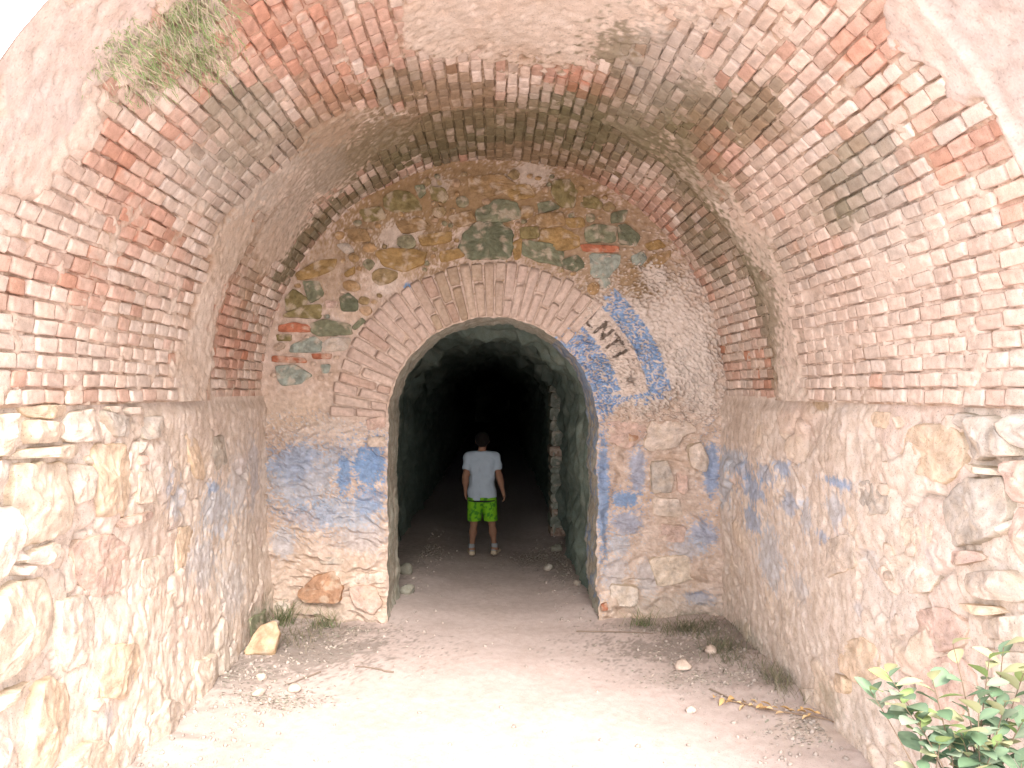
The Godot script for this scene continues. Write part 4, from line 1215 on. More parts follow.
func build_ground() -> void:
	var xs := PackedFloat32Array()
	var ds := PackedFloat32Array()
	for v in [-400.0, -150.0, -60.0, -30.0, -15.0, -9.0, -6.0, -4.5, -3.5, -3.0, -2.7]: xs.append(v)
	for k in 261: xs.append(-2.5 + 5.0 * k / 260.0)
	for v in [2.7, 3.0, 3.5, 4.5, 6.0, 9.0, 15.0, 30.0, 60.0, 150.0, 400.0]: xs.append(v)
	for v in [-400.0, -150.0, -60.0, -30.0, -15.0, -9.0, -6.0, -4.0, -2.5, -1.5, -0.8, -0.2, 0.4, 1.0, 1.5, 2.0, 2.4]: ds.append(v)
	for k in 300: ds.append(2.6 + 9.6 * k / 299.0)
	for v in [12.4, 12.8, 13.4, 14.2, 15.2, 16.5, 18.0, 20.0, 23.0, 27.0, 30.0, 36.0, 44.0, 55.0, 80.0, 150.0, 400.0]: ds.append(v)
	var mb := MB.new()
	for d in ds:
		for x in xs:
			var n := nz.get_noise_2d(x * 1.6, d * 1.6)
			var m := nf.get_noise_2d(x * 8.0, d * 8.0)
			var f := nf.get_noise_2d(x * 26.0, d * 26.0)
			var col := lin(0.66, 0.58, 0.56).lerp(lin(0.61, 0.53, 0.505), clampf(0.4 + n * 1.2, 0, 1))
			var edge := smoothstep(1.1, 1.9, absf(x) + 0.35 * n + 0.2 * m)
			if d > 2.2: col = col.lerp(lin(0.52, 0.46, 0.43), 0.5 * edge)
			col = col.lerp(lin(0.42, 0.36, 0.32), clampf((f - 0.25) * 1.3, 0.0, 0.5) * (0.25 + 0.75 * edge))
			col = paint(GROUND_TINT, x, d, col, 0.5 * n + 0.5 * m, f)
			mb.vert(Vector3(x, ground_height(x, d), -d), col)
	var nx := xs.size()
	for b in ds.size() - 1:
		for a in nx - 1:
			var k := b * nx + a
			mb.quad(k, k + nx, k + nx + 1, k + 1)
	var g := obj("ground", mb.commit(), M.ground, self)
	tag(g, "pale trodden dust floor leading into the tunnel", "ground", "", "structure")

# ------------------------------------------------------------------ loose things
func rock_mesh(size: Vector3, sd: int, col: Color, nu := 12, nv := 8) -> ArrayMesh:
	rng.seed = sd
	var cuts := []
	for k in 9:
		var v := Vector3(rng.randf_range(-1, 1), rng.randf_range(-1, 1), rng.randf_range(-1, 1)).normalized()
		cuts.append([v, rng.randf_range(0.62, 0.9)])
	return grid(nu, nv, func(mb: MB, s: float, t: float):
		var a := TAU * s
		var b := PI * t
		var p := Vector3(cos(a) * sin(b), cos(b), sin(a) * sin(b))
		for q in cuts:
			var e: float = p.dot(q[0]) - q[1]
			if e > 0.0: p -= q[0] * e
		var n := nz.get_noise_3d(cos(a) * sin(b) + sd, cos(b), sin(a) * sin(b))
		var k := 1.0 + 0.2 * n
		mb.vert(Vector3(p.x * size.x, p.y * size.y, p.z * size.z) * k, Color(col.r * k, col.g * k, col.b * k)), false).commit()

func build_rocks() -> void:
	var list := [
		# x, d, size, colour, turn, label, category
		[-0.1 + 0.72, 9.2, Vector3(0.07, 0.055, 0.06), lin(0.5, 0.48, 0.44), 0.4, "pale fist-sized stone on the floor inside the tunnel, right of the boy", "stone"],
		[0.86, 8.35, Vector3(0.055, 0.035, 0.05), lin(0.48, 0.45, 0.41), 1.4, "small pale stone against the tunnel's right wall", "stone"],
		[-1.67, 5.77, Vector3(0.045, 0.03, 0.04), lin(0.68, 0.6, 0.55), 0.2, "small white stone lying just in front of the leaning slab", "stone"],
		[-1.61, 5.5, Vector3(0.06, 0.028, 0.04), lin(0.68, 0.6, 0.55), 1.2, "flat white stone nearest the camera on the left of the floor", "stone"],
		[-1.4, 5.62, Vector3(0.055, 0.035, 0.05), lin(0.64, 0.56, 0.51), 2.2, "pale stone farther out on the floor in front of the slab", "stone"],
		[-1.92, 6.98, Vector3(0.07, 0.045, 0.06), lin(0.6, 0.55, 0.5), 2.0, "pale stone among weeds in the left rear corner", "stone"],
		[1.42, 6.0, Vector3(0.08, 0.045, 0.07), lin(0.66, 0.58, 0.53), 0.8, "larger pale stone in the litter on the right of the floor", "stone"],
		[1.7, 6.28, Vector3(0.07, 0.04, 0.05), lin(0.66, 0.57, 0.52), 1.8, "pale stone at the foot of the right wall by the dark weeds", "stone"],
		[1.28, 5.2, Vector3(0.04, 0.026, 0.035), lin(0.68, 0.6, 0.56), 0.8, "small white pebble out on the dust in front of the right litter", "stone"],
		[-0.88, 8.1, Vector3(0.09, 0.06, 0.07), lin(0.36, 0.37, 0.33), 0.8, "grey rubble stone just inside the doorway on the left", "stone"],
		[-0.98, 8.9, Vector3(0.11, 0.08, 0.09), lin(0.33, 0.34, 0.3), 1.8, "dark rubble stone along the tunnel's left wall", "stone"],
		[0.78, 10.2, Vector3(0.09, 0.06, 0.07), lin(0.36, 0.37, 0.32), 0.3, "grey stone at the foot of the masonry pier", "stone"],
	]
	for k in list.size():
		var q = list[k]
		var t := obj("loose_stone", rock_mesh(q[2], 500 + k, q[3]), M.stone, self)
		t.position = Vector3(q[0], ground_height(q[0], q[1]) + q[2].y * 0.5, -q[1])
		t.rotation.y = q[4]
		tag(t, q[5], q[6], "loose stones on the floor")
	# a flat slab leaning on the foot of the left wall
	var mb := MB.new()
	rng.seed = 61
	stone(mb, PackedVector2Array([Vector2(-0.13, 0.0), Vector2(0.1, -0.02), Vector2(0.15, 0.14), Vector2(0.11, 0.25), Vector2(-0.02, 0.2)]), 0.06, lin(0.6, 0.46, 0.33), Vector3.ZERO, Vector3(1, 0, 0), Vector3(0, 1, 0), Vector3(0, 0, 1), 0.03, 0.03)
	var slab := obj("stone_slab", mb.commit(), M.stone, self)
	slab.position = Vector3(-1.82, 0.06, -6.26)
	slab.rotation_degrees = Vector3(-38, 12, 0)
	tag(slab, "flat tan slab leaning at the foot of the left wall", "stone")

	# gravel and crumbled mortar nobody could count
	var mm := MultiMesh.new()
	mm.transform_format = MultiMesh.TRANSFORM_3D
	mm.use_colors = true
	mm.mesh = rock_mesh(Vector3(1, 0.7, 0.85), 900, lin(1, 1, 1), 7, 5)
	rng.seed = 5
	var spots := []
	while spots.size() < 2300:
		var d := rng.randf_range(2.9, 12.0)
		var x := rng.randf_range(-2.0, 2.0)
		var keep := smoothstep(1.0, 1.95, absf(x))
		if d > 7.2:
			if absf(x + 0.03) > 0.93: continue
			keep = smoothstep(0.35, 0.9, absf(x + 0.03))
		keep *= 0.35 + 0.65 * smoothstep(-0.1, 0.3, nz.get_noise_2d(x * 1.5, d * 1.5))
		if rng.randf() > keep + 0.03 or (d > 7.3 and rng.randf() < 0.75): continue
		spots.append(Vector2(x, d))
	mm.instance_count = spots.size()
	for k in spots.size():
		var p: Vector2 = spots[k]
		var r := 0.004 + 0.018 * pow(rng.randf(), 3.5)
		var b := Basis.from_euler(Vector3(rng.randf() * 0.6, rng.randf() * TAU, rng.randf() * 0.6)).scaled(Vector3.ONE * r)
		mm.set_instance_transform(k, Transform3D(b, Vector3(p.x, ground_height(p.x, p.y) + r * 0.3, -p.y)))
		var g := rng.randf_range(0.7, 1.1)
		mm.set_instance_color(k, Color(0.5 * g, 0.44 * g, 0.4 * g))
	var gm := MultiMeshInstance3D.new()
	gm.name = "gravel"
	gm.multimesh = mm
	gm.material_override = M.plain
	add_child(gm)
	tag(gm, "scattered gravel and crumbled mortar along the edges of the floor", "gravel", "", "stuff")

func build_litter() -> void:
	# dead leaves, chips and straw swept to the foot of the walls, too many to count
	var flake := MB.new()
	flake.vert(Vector3(-1, 0, 0), Color.WHITE)
	flake.vert(Vector3(0, 0.25, -0.45), Color.WHITE)
	flake.vert(Vector3(1, 0.1, 0), Color.WHITE)
	flake.vert(Vector3(0.1, 0.2, 0.45), Color.WHITE)
	flake.quad(0, 1, 2, 3)
	var mm := MultiMesh.new()
	mm.transform_format = MultiMesh.TRANSFORM_3D
	mm.use_colors = true
	mm.mesh = flake.commit()
	rng.seed = 15
	var spots := []
	while spots.size() < 4200:
		var q: Array = GROUND_TINT[rng.randi() % GROUND_TINT.size()]
		var e := Vector2(rng.randfn(), rng.randfn()) * 0.5
		var x: float = q[0] + e.x * q[2]
		var d: float = q[1] + e.y * q[3]
		if absf(x) > 1.98 or d < 4.0 or (d > 7.15 and absf(x + 0.03) > 0.9): continue
		spots.append(Vector2(x, d))
	mm.instance_count = spots.size()
	for k in spots.size():
		var p: Vector2 = spots[k]
		var r := rng.randf_range(0.006, 0.02)
		var b := Basis.from_euler(Vector3(rng.randf_range(-0.5, 0.5), rng.randf() * TAU, rng.randf_range(-0.5, 0.5))).scaled(Vector3(r, r, r * rng.randf_range(0.2, 0.8)))
		mm.set_instance_transform(k, Transform3D(b, Vector3(p.x, ground_height(p.x, p.y) + 0.004, -p.y)))
		var c: Color = [lin(0.3, 0.27, 0.24), lin(0.38, 0.34, 0.3), lin(0.5, 0.44, 0.38), lin(0.25, 0.25, 0.2)][rng.randi() % 4]
		mm.set_instance_color(k, c)
	var o := MultiMeshInstance3D.new()
	o.name = "leaf_litter"
	o.multimesh = mm
	o.material_override = M.plain
	add_child(o)
	tag(o, "grey brown leaf litter and chips at the foot of the walls", "litter", "", "stuff")

# ------------------------------------------------------------------ plants
func blade(mb: MB, p: Vector3, dir: Vector3, up: Vector3, l: float, w: float, col: Color) -> void:
	var side := dir.cross(up).normalized() * w
	if side.length_squared() < 1e-9: side = Vector3(w, 0, 0)
	var a := p + up * l * 0.5 + dir * l * 0.15
	var b := p + up * l * 0.8 + dir * l * 0.6
	var k := mb.vert(p - side, col)
	mb.vert(p + side, col)
	mb.vert(a - side * 0.8, col)
	mb.vert(a + side * 0.8, col)
	mb.vert(b, col)
	mb.quad(k, k + 1, k + 3, k + 2)
	mb.tri(k + 2, k + 3, k + 4)

func tuft(called: String, at: Vector3, n: int, spread: Vector2, l: float, up: Vector3, cols: Array, label: String, sd: int) -> void:
	rng.seed = sd
	var mb := MB.new()
	var ax := up.cross(Vector3(0, 0, 1)).normalized()
	var ay := up.cross(ax)
	for k in n:
		var e := Vector2(rng.randfn() * spread.x, rng.randfn() * spread.y)
		var p := ax * e.x + ay * e.y
		var dir := (ax * rng.randf_range(-1, 1) + ay * rng.randf_range(-1, 1) + Vector3(0, -0.4, 0) * (1.0 if up.y < 0.5 else 0.0)).normalized()
		var cc: Color = cols[rng.randi() % cols.size()]
		var g := rng.randf_range(0.8, 1.15)
		blade(mb, p, dir, (up + dir * 0.5).normalized(), l * rng.randf_range(0.4, 1.2), 0.0022, Color(cc.r * g, cc.g * g, cc.b * g))
	var o := obj(called, mb.commit(), M.leaf, self)
	o.position = at
	tag(o, label, "weeds")

func tube(mb: MB, pts: PackedVector3Array, r0: float, r1: float, col: Color, n := 6) -> void:
	var start := mb.v.size()
	for k in pts.size():
		var dir := (pts[mini(k + 1, pts.size() - 1)] - pts[maxi(k - 1, 0)]).normalized()
		var ax := dir.cross(Vector3(0.3, 0.2, 0.9)).normalized()
		var ay := dir.cross(ax)
		var r := lerpf(r0, r1, float(k) / (pts.size() - 1))
		for j in n:
			var a := TAU * j / n
			mb.vert(pts[k] + (ax * cos(a) + ay * sin(a)) * r, col)
	for k in pts.size() - 1:
		for j in n:
			var a := start + k * n
			var jn := (j + 1) % n
			mb.quad(a + j, a + n + j, a + n + jn, a + jn)

func leaf_mesh(l: float, w: float, col: Color, fold: float) -> ArrayMesh:
	var mb := MB.new()
	var rows := [[0.0, 0.06], [0.14, 0.42], [0.34, 0.85], [0.55, 1.0], [0.76, 0.78], [0.92, 0.36], [1.0, 0.03]]
	for q in rows:
		var t: float = q[0]
		var hw: float = q[1] * w * 0.5
		var droop := -0.22 * l * t * t
		mb.vert(Vector3(-hw, droop + hw * fold, t * l), col)
		mb.vert(Vector3(0, droop, t * l), Color(col.r * 1.25, col.g * 1.2, col.b * 1.15))
		mb.vert(Vector3(hw, droop + hw * fold, t * l), col)
	for k in rows.size() - 1:
		var a := k * 3
		mb.quad(a, a + 3, a + 4, a + 1)
		mb.quad(a + 1, a + 4, a + 5, a + 2)
	return mb.commit()

func build_shrub() -> void:
	rng.seed = 33
	var base := Vector3(1.74, ground_height(1.74, 2.92), -2.92)
	var s := thing("leafy_shrub", "young shrub with oval green and yellowish leaves in front of the right wall", "shrub", base)
	var leaves := []
	for q in [[0.075, 0.046, lin(0.13, 0.21, 0.13)], [0.068, 0.044, lin(0.17, 0.25, 0.17)], [0.06, 0.038, lin(0.24, 0.33, 0.14)], [0.072, 0.044, lin(0.4, 0.42, 0.26)], [0.058, 0.038, lin(0.09, 0.16, 0.1)], [0.066, 0.044, lin(0.27, 0.34, 0.26)]]:
		leaves.append(leaf_mesh(q[0], q[1], q[2], 0.25))
	# tip of each shoot (x, y, d) and how many leaves it bears
	var tips := [[1.675, 1.17, 2.9, 8, 0.45], [1.80, 1.12, 2.88, 18, 0.55], [1.875, 1.15, 2.92, 14, 0.4], [1.43, 1.07, 2.9, 9, 0.16], [1.46, 0.985, 2.86, 13, 0.22], [1.375, 1.0, 2.92, 6, 0.12], [1.60, 1.04, 2.9, 13, 0.3],
		[1.72, 1.0, 2.82, 16, 0.4], [1.83, 0.98, 2.84, 16, 0.4], [1.9, 0.9, 2.86, 16, 0.4], [1.66, 0.88, 2.82, 15, 0.35], [1.77, 0.86, 2.78, 16, 0.35], [1.6, 0.82, 2.86, 13, 0.35], [1.86, 0.78, 2.8, 14, 0.35], [1.7, 0.74, 2.8, 14, 0.35], [1.56, 0.9, 2.9, 8, 0.3], [1.94, 1.06, 2.9, 12, 0.35], [1.8, 0.68, 2.84, 12, 0.3]]
	for q in tips:
		var tip := Vector3(q[0], q[1], -q[2]) - base
		var pts := PackedVector3Array()
		var bend := Vector3(rng.randf_range(-0.08, 0.08), 0, rng.randf_range(-0.06, 0.06))
		for k in 9:
			var t := k / 8.0
			var p := Vector3(tip.x * pow(t, 1.5), tip.y * t, tip.z * t) + bend * sin(t * PI)
			pts.append(p + Vector3(rng.randf_range(-1, 1), 0, rng.randf_range(-1, 1)) * 0.006)
		var mb := MB.new()
		tube(mb, pts, 0.0055, 0.0016, lin(0.24, 0.18, 0.13))
		obj("stem", mb.commit(), M.plain, s)
		var n: int = int(q[3] * 1.24)
		for k in n:
			var t: float = 1.0 - q[4] * pow(float(k) / n, 0.9)
			var f := t * 8.0
			var a := mini(int(f), 7)
			var p := pts[a].lerp(pts[a + 1], f - a)
			var yaw := k * 2.4 + rng.randf_range(-0.4, 0.4)
			var lift := rng.randf_range(-0.15, 0.75) if k > 3 else rng.randf_range(0.4, 1.0)
			var o := obj("leaf", leaves[[0, 1, 1, 2, 4, 5, 0, 3, 5, 1][rng.randi() % 10] if k > 2 else [2, 3, 1][rng.randi() % 3]], M.leaf, s)
			var bs := Basis(Vector3.UP, yaw) * Basis(Vector3.RIGHT, -lift) * Basis(Vector3.BACK, rng.randf_range(-0.5, 0.5))
			o.transform = Transform3D(bs.scaled(Vector3.ONE * rng.randf_range(0.95, 1.6)), p)

func build_twig() -> void:
	rng.seed = 19
	var at := Vector3(1.83, 0.0, -5.05)
	var t := thing("dry_twig", "fallen dry twig with curled tan leaves on the right of the floor", "twig", at)
	var mb := MB.new()
	var pts := PackedVector3Array()
	for k in 10:
		var f := k / 9.0
		var x := lerpf(-0.32, 0.3, f)
		var d := 5.05 + 0.3 - 0.55 * f + 0.03 * sin(f * 9.0)
		pts.append(Vector3(x, ground_height(at.x + x, d) + 0.012, -d + 5.05))
	tube(mb, pts, 0.006, 0.003, lin(0.3, 0.22, 0.16))
	obj("stem", mb.commit(), M.plain, t)
	var lm := [leaf_mesh(0.075, 0.034, lin(0.58, 0.4, 0.2), 0.7), leaf_mesh(0.06, 0.03, lin(0.62, 0.47, 0.28), 0.9)]
	for k in 26:
		var p := pts[rng.randi_range(0, 7)] + Vector3(rng.randf_range(-0.06, 0.06), 0.01, rng.randf_range(-0.06, 0.06))
		var o := obj("leaf", lm[rng.randi() % 2], M.leaf, t)
		o.transform = Transform3D(Basis.from_euler(Vector3(rng.randf_range(-0.5, 0.2), rng.randf() * TAU, rng.randf_range(-0.6, 0.6))).scaled(Vector3.ONE * rng.randf_range(0.6, 1.1)), p)
	# bare sticks
	var sticks := [[Vector2(-0.75, 5.95), Vector2(-1.05, 6.1), "thin dark stick lying left of the path near the end wall"], [Vector2(-1.3, 6.0), Vector2(-1.48, 5.72), "short forked grey stick beside the pale stones on the left"], [Vector2(0.72, 6.95), Vector2(1.35, 6.85), "long thin stick lying along the foot of the end wall's right side"], [Vector2(1.5, 5.55), Vector2(1.62, 5.3), "short stick in the litter on the right"]]
	for q in sticks:
		var m2 := MB.new()
		var pp := PackedVector3Array()
		for k in 6:
			var e: Vector2 = q[0].lerp(q[1], k / 5.0)
			e += Vector2(rng.randf_range(-0.012, 0.012), rng.randf_range(-0.012, 0.012))
			pp.append(Vector3(e.x, ground_height(e.x, e.y) + 0.008, -e.y))
		tube(m2, pp, 0.007, 0.004, lin(0.26, 0.21, 0.17))
		tag(obj("stick", m2.commit(), M.plain, self), q[2], "stick", "sticks on the floor")

func build_weeds() -> void:
	var dry := [lin(0.6, 0.53, 0.4), lin(0.5, 0.46, 0.33), lin(0.34, 0.4, 0.2), lin(0.64, 0.57, 0.45)]
	var green := [lin(0.16, 0.24, 0.1), lin(0.22, 0.26, 0.13), lin(0.12, 0.16, 0.08), lin(0.3, 0.28, 0.18)]
	tuft("grass_tuft", Vector3(-1.86, 0.04, -7.08), 120, Vector2(0.05, 0.05), 0.34, Vector3.UP, green, "thin grass growing in the left rear corner", 1)
	tuft("grass_tuft", Vector3(-1.5, 0.03, -7.05), 90, Vector2(0.07, 0.04), 0.22, Vector3.UP, green, "grass tuft at the foot of the end wall left of the door", 2)
	tuft("grass_tuft", Vector3(1.3, 0.03, -7.02), 90, Vector2(0.06, 0.03), 0.2, Vector3.UP, green, "grass tuft at the foot of the end wall right of the door", 3)
	tuft("dry_weeds", Vector3(1.72, 0.02, -6.85), 420, Vector2(0.17, 0.09), 0.15, Vector3.UP, [lin(0.2, 0.2, 0.13), lin(0.27, 0.24, 0.17), lin(0.13, 0.15, 0.09)], "dark matted weeds in the right rear corner", 4)
	tuft("dry_weeds", Vector3(1.84, 0.02, -6.25), 420, Vector2(0.1, 0.18), 0.13, Vector3.UP, [lin(0.2, 0.2, 0.13), lin(0.3, 0.26, 0.19), lin(0.13, 0.15, 0.09)], "matted weeds along the foot of the right wall", 5)
	tuft("dry_weeds", Vector3(-1.72, 0.02, -6.75), 260, Vector2(0.16, 0.16), 0.1, Vector3.UP, [lin(0.25, 0.22, 0.16), lin(0.32, 0.27, 0.2), lin(0.17, 0.18, 0.11)], "low dry weeds in front of the left rear corner", 6)
	tuft("dry_weeds", Vector3(1.98, 0.05, -5.6), 200, Vector2(0.05, 0.16), 0.14, Vector3.UP, [lin(0.2, 0.2, 0.13), lin(0.3, 0.27, 0.2)], "thin weeds against the right wall nearer the shrub", 7)
	# weeds rooted in the broken brickwork of the vault, upper left
	var list := [[132.5, 3.36, 1100, 0.13, 0.045], [137.8, 3.22, 600, 0.08, 0.04], [131.1, 3.69, 600, 0.09, 0.045], [137.3, 3.5, 560, 0.08, 0.04], [128.6, 3.36, 760, 0.1, 0.05]]   # angle round the vault, d, blades, spread, length
	for k in list.size():
		var q = list[k]
		var a := deg_to_rad(q[0])
		var d: float = q[1]
		var p := vault_point(a * RAD, d, 0.0)
		var up := Vector3(-cos(a), -sin(a), 0.25).normalized()
		tuft("hanging_grass", p, q[2], Vector2(q[3], q[3]), q[4], up, dry + [lin(0.3, 0.42, 0.18), lin(0.26, 0.38, 0.16), lin(0.34, 0.44, 0.22)], ["largest clump of dry grass hanging from the bricks at upper left", "greenest clump of grass on the plaster at upper left", "clump of grass beside the exposed red bricks at upper left", "lowest small clump of grass on the upper left bricks", "topmost clump of grass on the upper left of the vault"][k], 40 + k)

# ------------------------------------------------------------------ the boy
var no_clip := func(_p: Vector3): return -1.0
func sdf_mesh(mb: MB, bones: Array, k: float, cell: float, clip: Callable, tint: Callable) -> void:
	var lo := Vector3.ONE * 99.0
	var hi := -lo
	for b in bones:
		var r: float = maxf(b[2], b[3]) + 3.0 * cell
		lo = lo.min(b[0] - Vector3.ONE * r).min(b[1] - Vector3.ONE * r)
		hi = hi.max(b[0] + Vector3.ONE * r).max(b[1] + Vector3.ONE * r)
	var n := Vector3i(((hi - lo) / cell).ceil()) + Vector3i.ONE
	var f := PackedFloat32Array()
	f.resize(n.x * n.y * n.z)
	f.fill(1.0)
	for b in bones:
		var p0: Vector3 = b[0]
		var p1: Vector3 = b[1]
		var ra: float = b[2]
		var rb: float = b[3]
		var m := maxf(ra, rb) + k + 2.0 * cell
		var l0 := Vector3i(((p0.min(p1) - Vector3.ONE * m - lo) / cell).floor()).max(Vector3i.ZERO)
		var l1 := Vector3i(((p0.max(p1) + Vector3.ONE * m - lo) / cell).ceil()).min(n - Vector3i.ONE)
		var ab := p1 - p0
		var den := maxf(ab.length_squared(), 1e-9)
		for z in range(l0.z, l1.z + 1):
			for y in range(l0.y, l1.y + 1):
				for x in range(l0.x, l1.x + 1):
					var p := lo + Vector3(x, y, z) * cell
					var t := clampf((p - p0).dot(ab) / den, 0.0, 1.0)
					var v := (p - p0 - ab * t).length() - lerpf(ra, rb, t)
					var id := (z * n.y + y) * n.x + x
					var o := f[id]
					var h := maxf(k - absf(o - v), 0.0) / k
					f[id] = minf(o, v) - h * h * k * 0.25
	if clip != no_clip:
		for z in n.z:
			for y in n.y:
				for x in n.x:
					var id := (z * n.y + y) * n.x + x
					if f[id] < 0.1: f[id] = maxf(f[id], clip.call(lo + Vector3(x, y, z) * cell))
	var idx := {}
	var corner := [Vector3i(0, 0, 0), Vector3i(1, 0, 0), Vector3i(0, 1, 0), Vector3i(1, 1, 0), Vector3i(0, 0, 1), Vector3i(1, 0, 1), Vector3i(0, 1, 1), Vector3i(1, 1, 1)]
	var edges := [[0, 1], [2, 3], [4, 5], [6, 7], [0, 2], [1, 3], [4, 6], [5, 7], [0, 4], [1, 5], [2, 6], [3, 7]]
	var off := []
	for c in corner: off.append((c.z * n.y + c.y) * n.x + c.x)
	for z in n.z - 1:
		for y in n.y - 1:
			for x in n.x - 1:
				var id := (z * n.y + y) * n.x + x
				var neg := 0
				for c in 8:
					if f[id + off[c]] < 0.0: neg += 1
				if neg == 0 or neg == 8: continue
				var sum := Vector3.ZERO
				var cnt := 0
				for e in edges:
					var a := f[id + off[e[0]]]
					var b := f[id + off[e[1]]]
					if (a < 0.0) != (b < 0.0):
						sum += Vector3(corner[e[0]]).lerp(Vector3(corner[e[1]]), a / (a - b))
						cnt += 1
				var p := lo + (Vector3(x, y, z) + sum / cnt) * cell
				idx[id] = mb.vert(p, tint.call(p))
	var sx := 1
	var sy := n.x
	var sz := n.x * n.y
	for id in idx:
		for axis in 3:
			var d: int = [sx, sy, sz][axis]
			var u: int = [sy, sz, sx][axis]
			var w: int = [sz, sx, sy][axis]
			var a := f[id]
			var b := f[id + d]
			if (a < 0.0) == (b < 0.0): continue
			if not (idx.has(id - u) and idx.has(id - w) and idx.has(id - u - w)): continue
			var q := [idx[id], idx[id - u], idx[id - u - w], idx[id - w]]
			if a < 0.0: mb.quad(q[0], q[3], q[2], q[1])
			else: mb.quad(q[0], q[1], q[2], q[3])

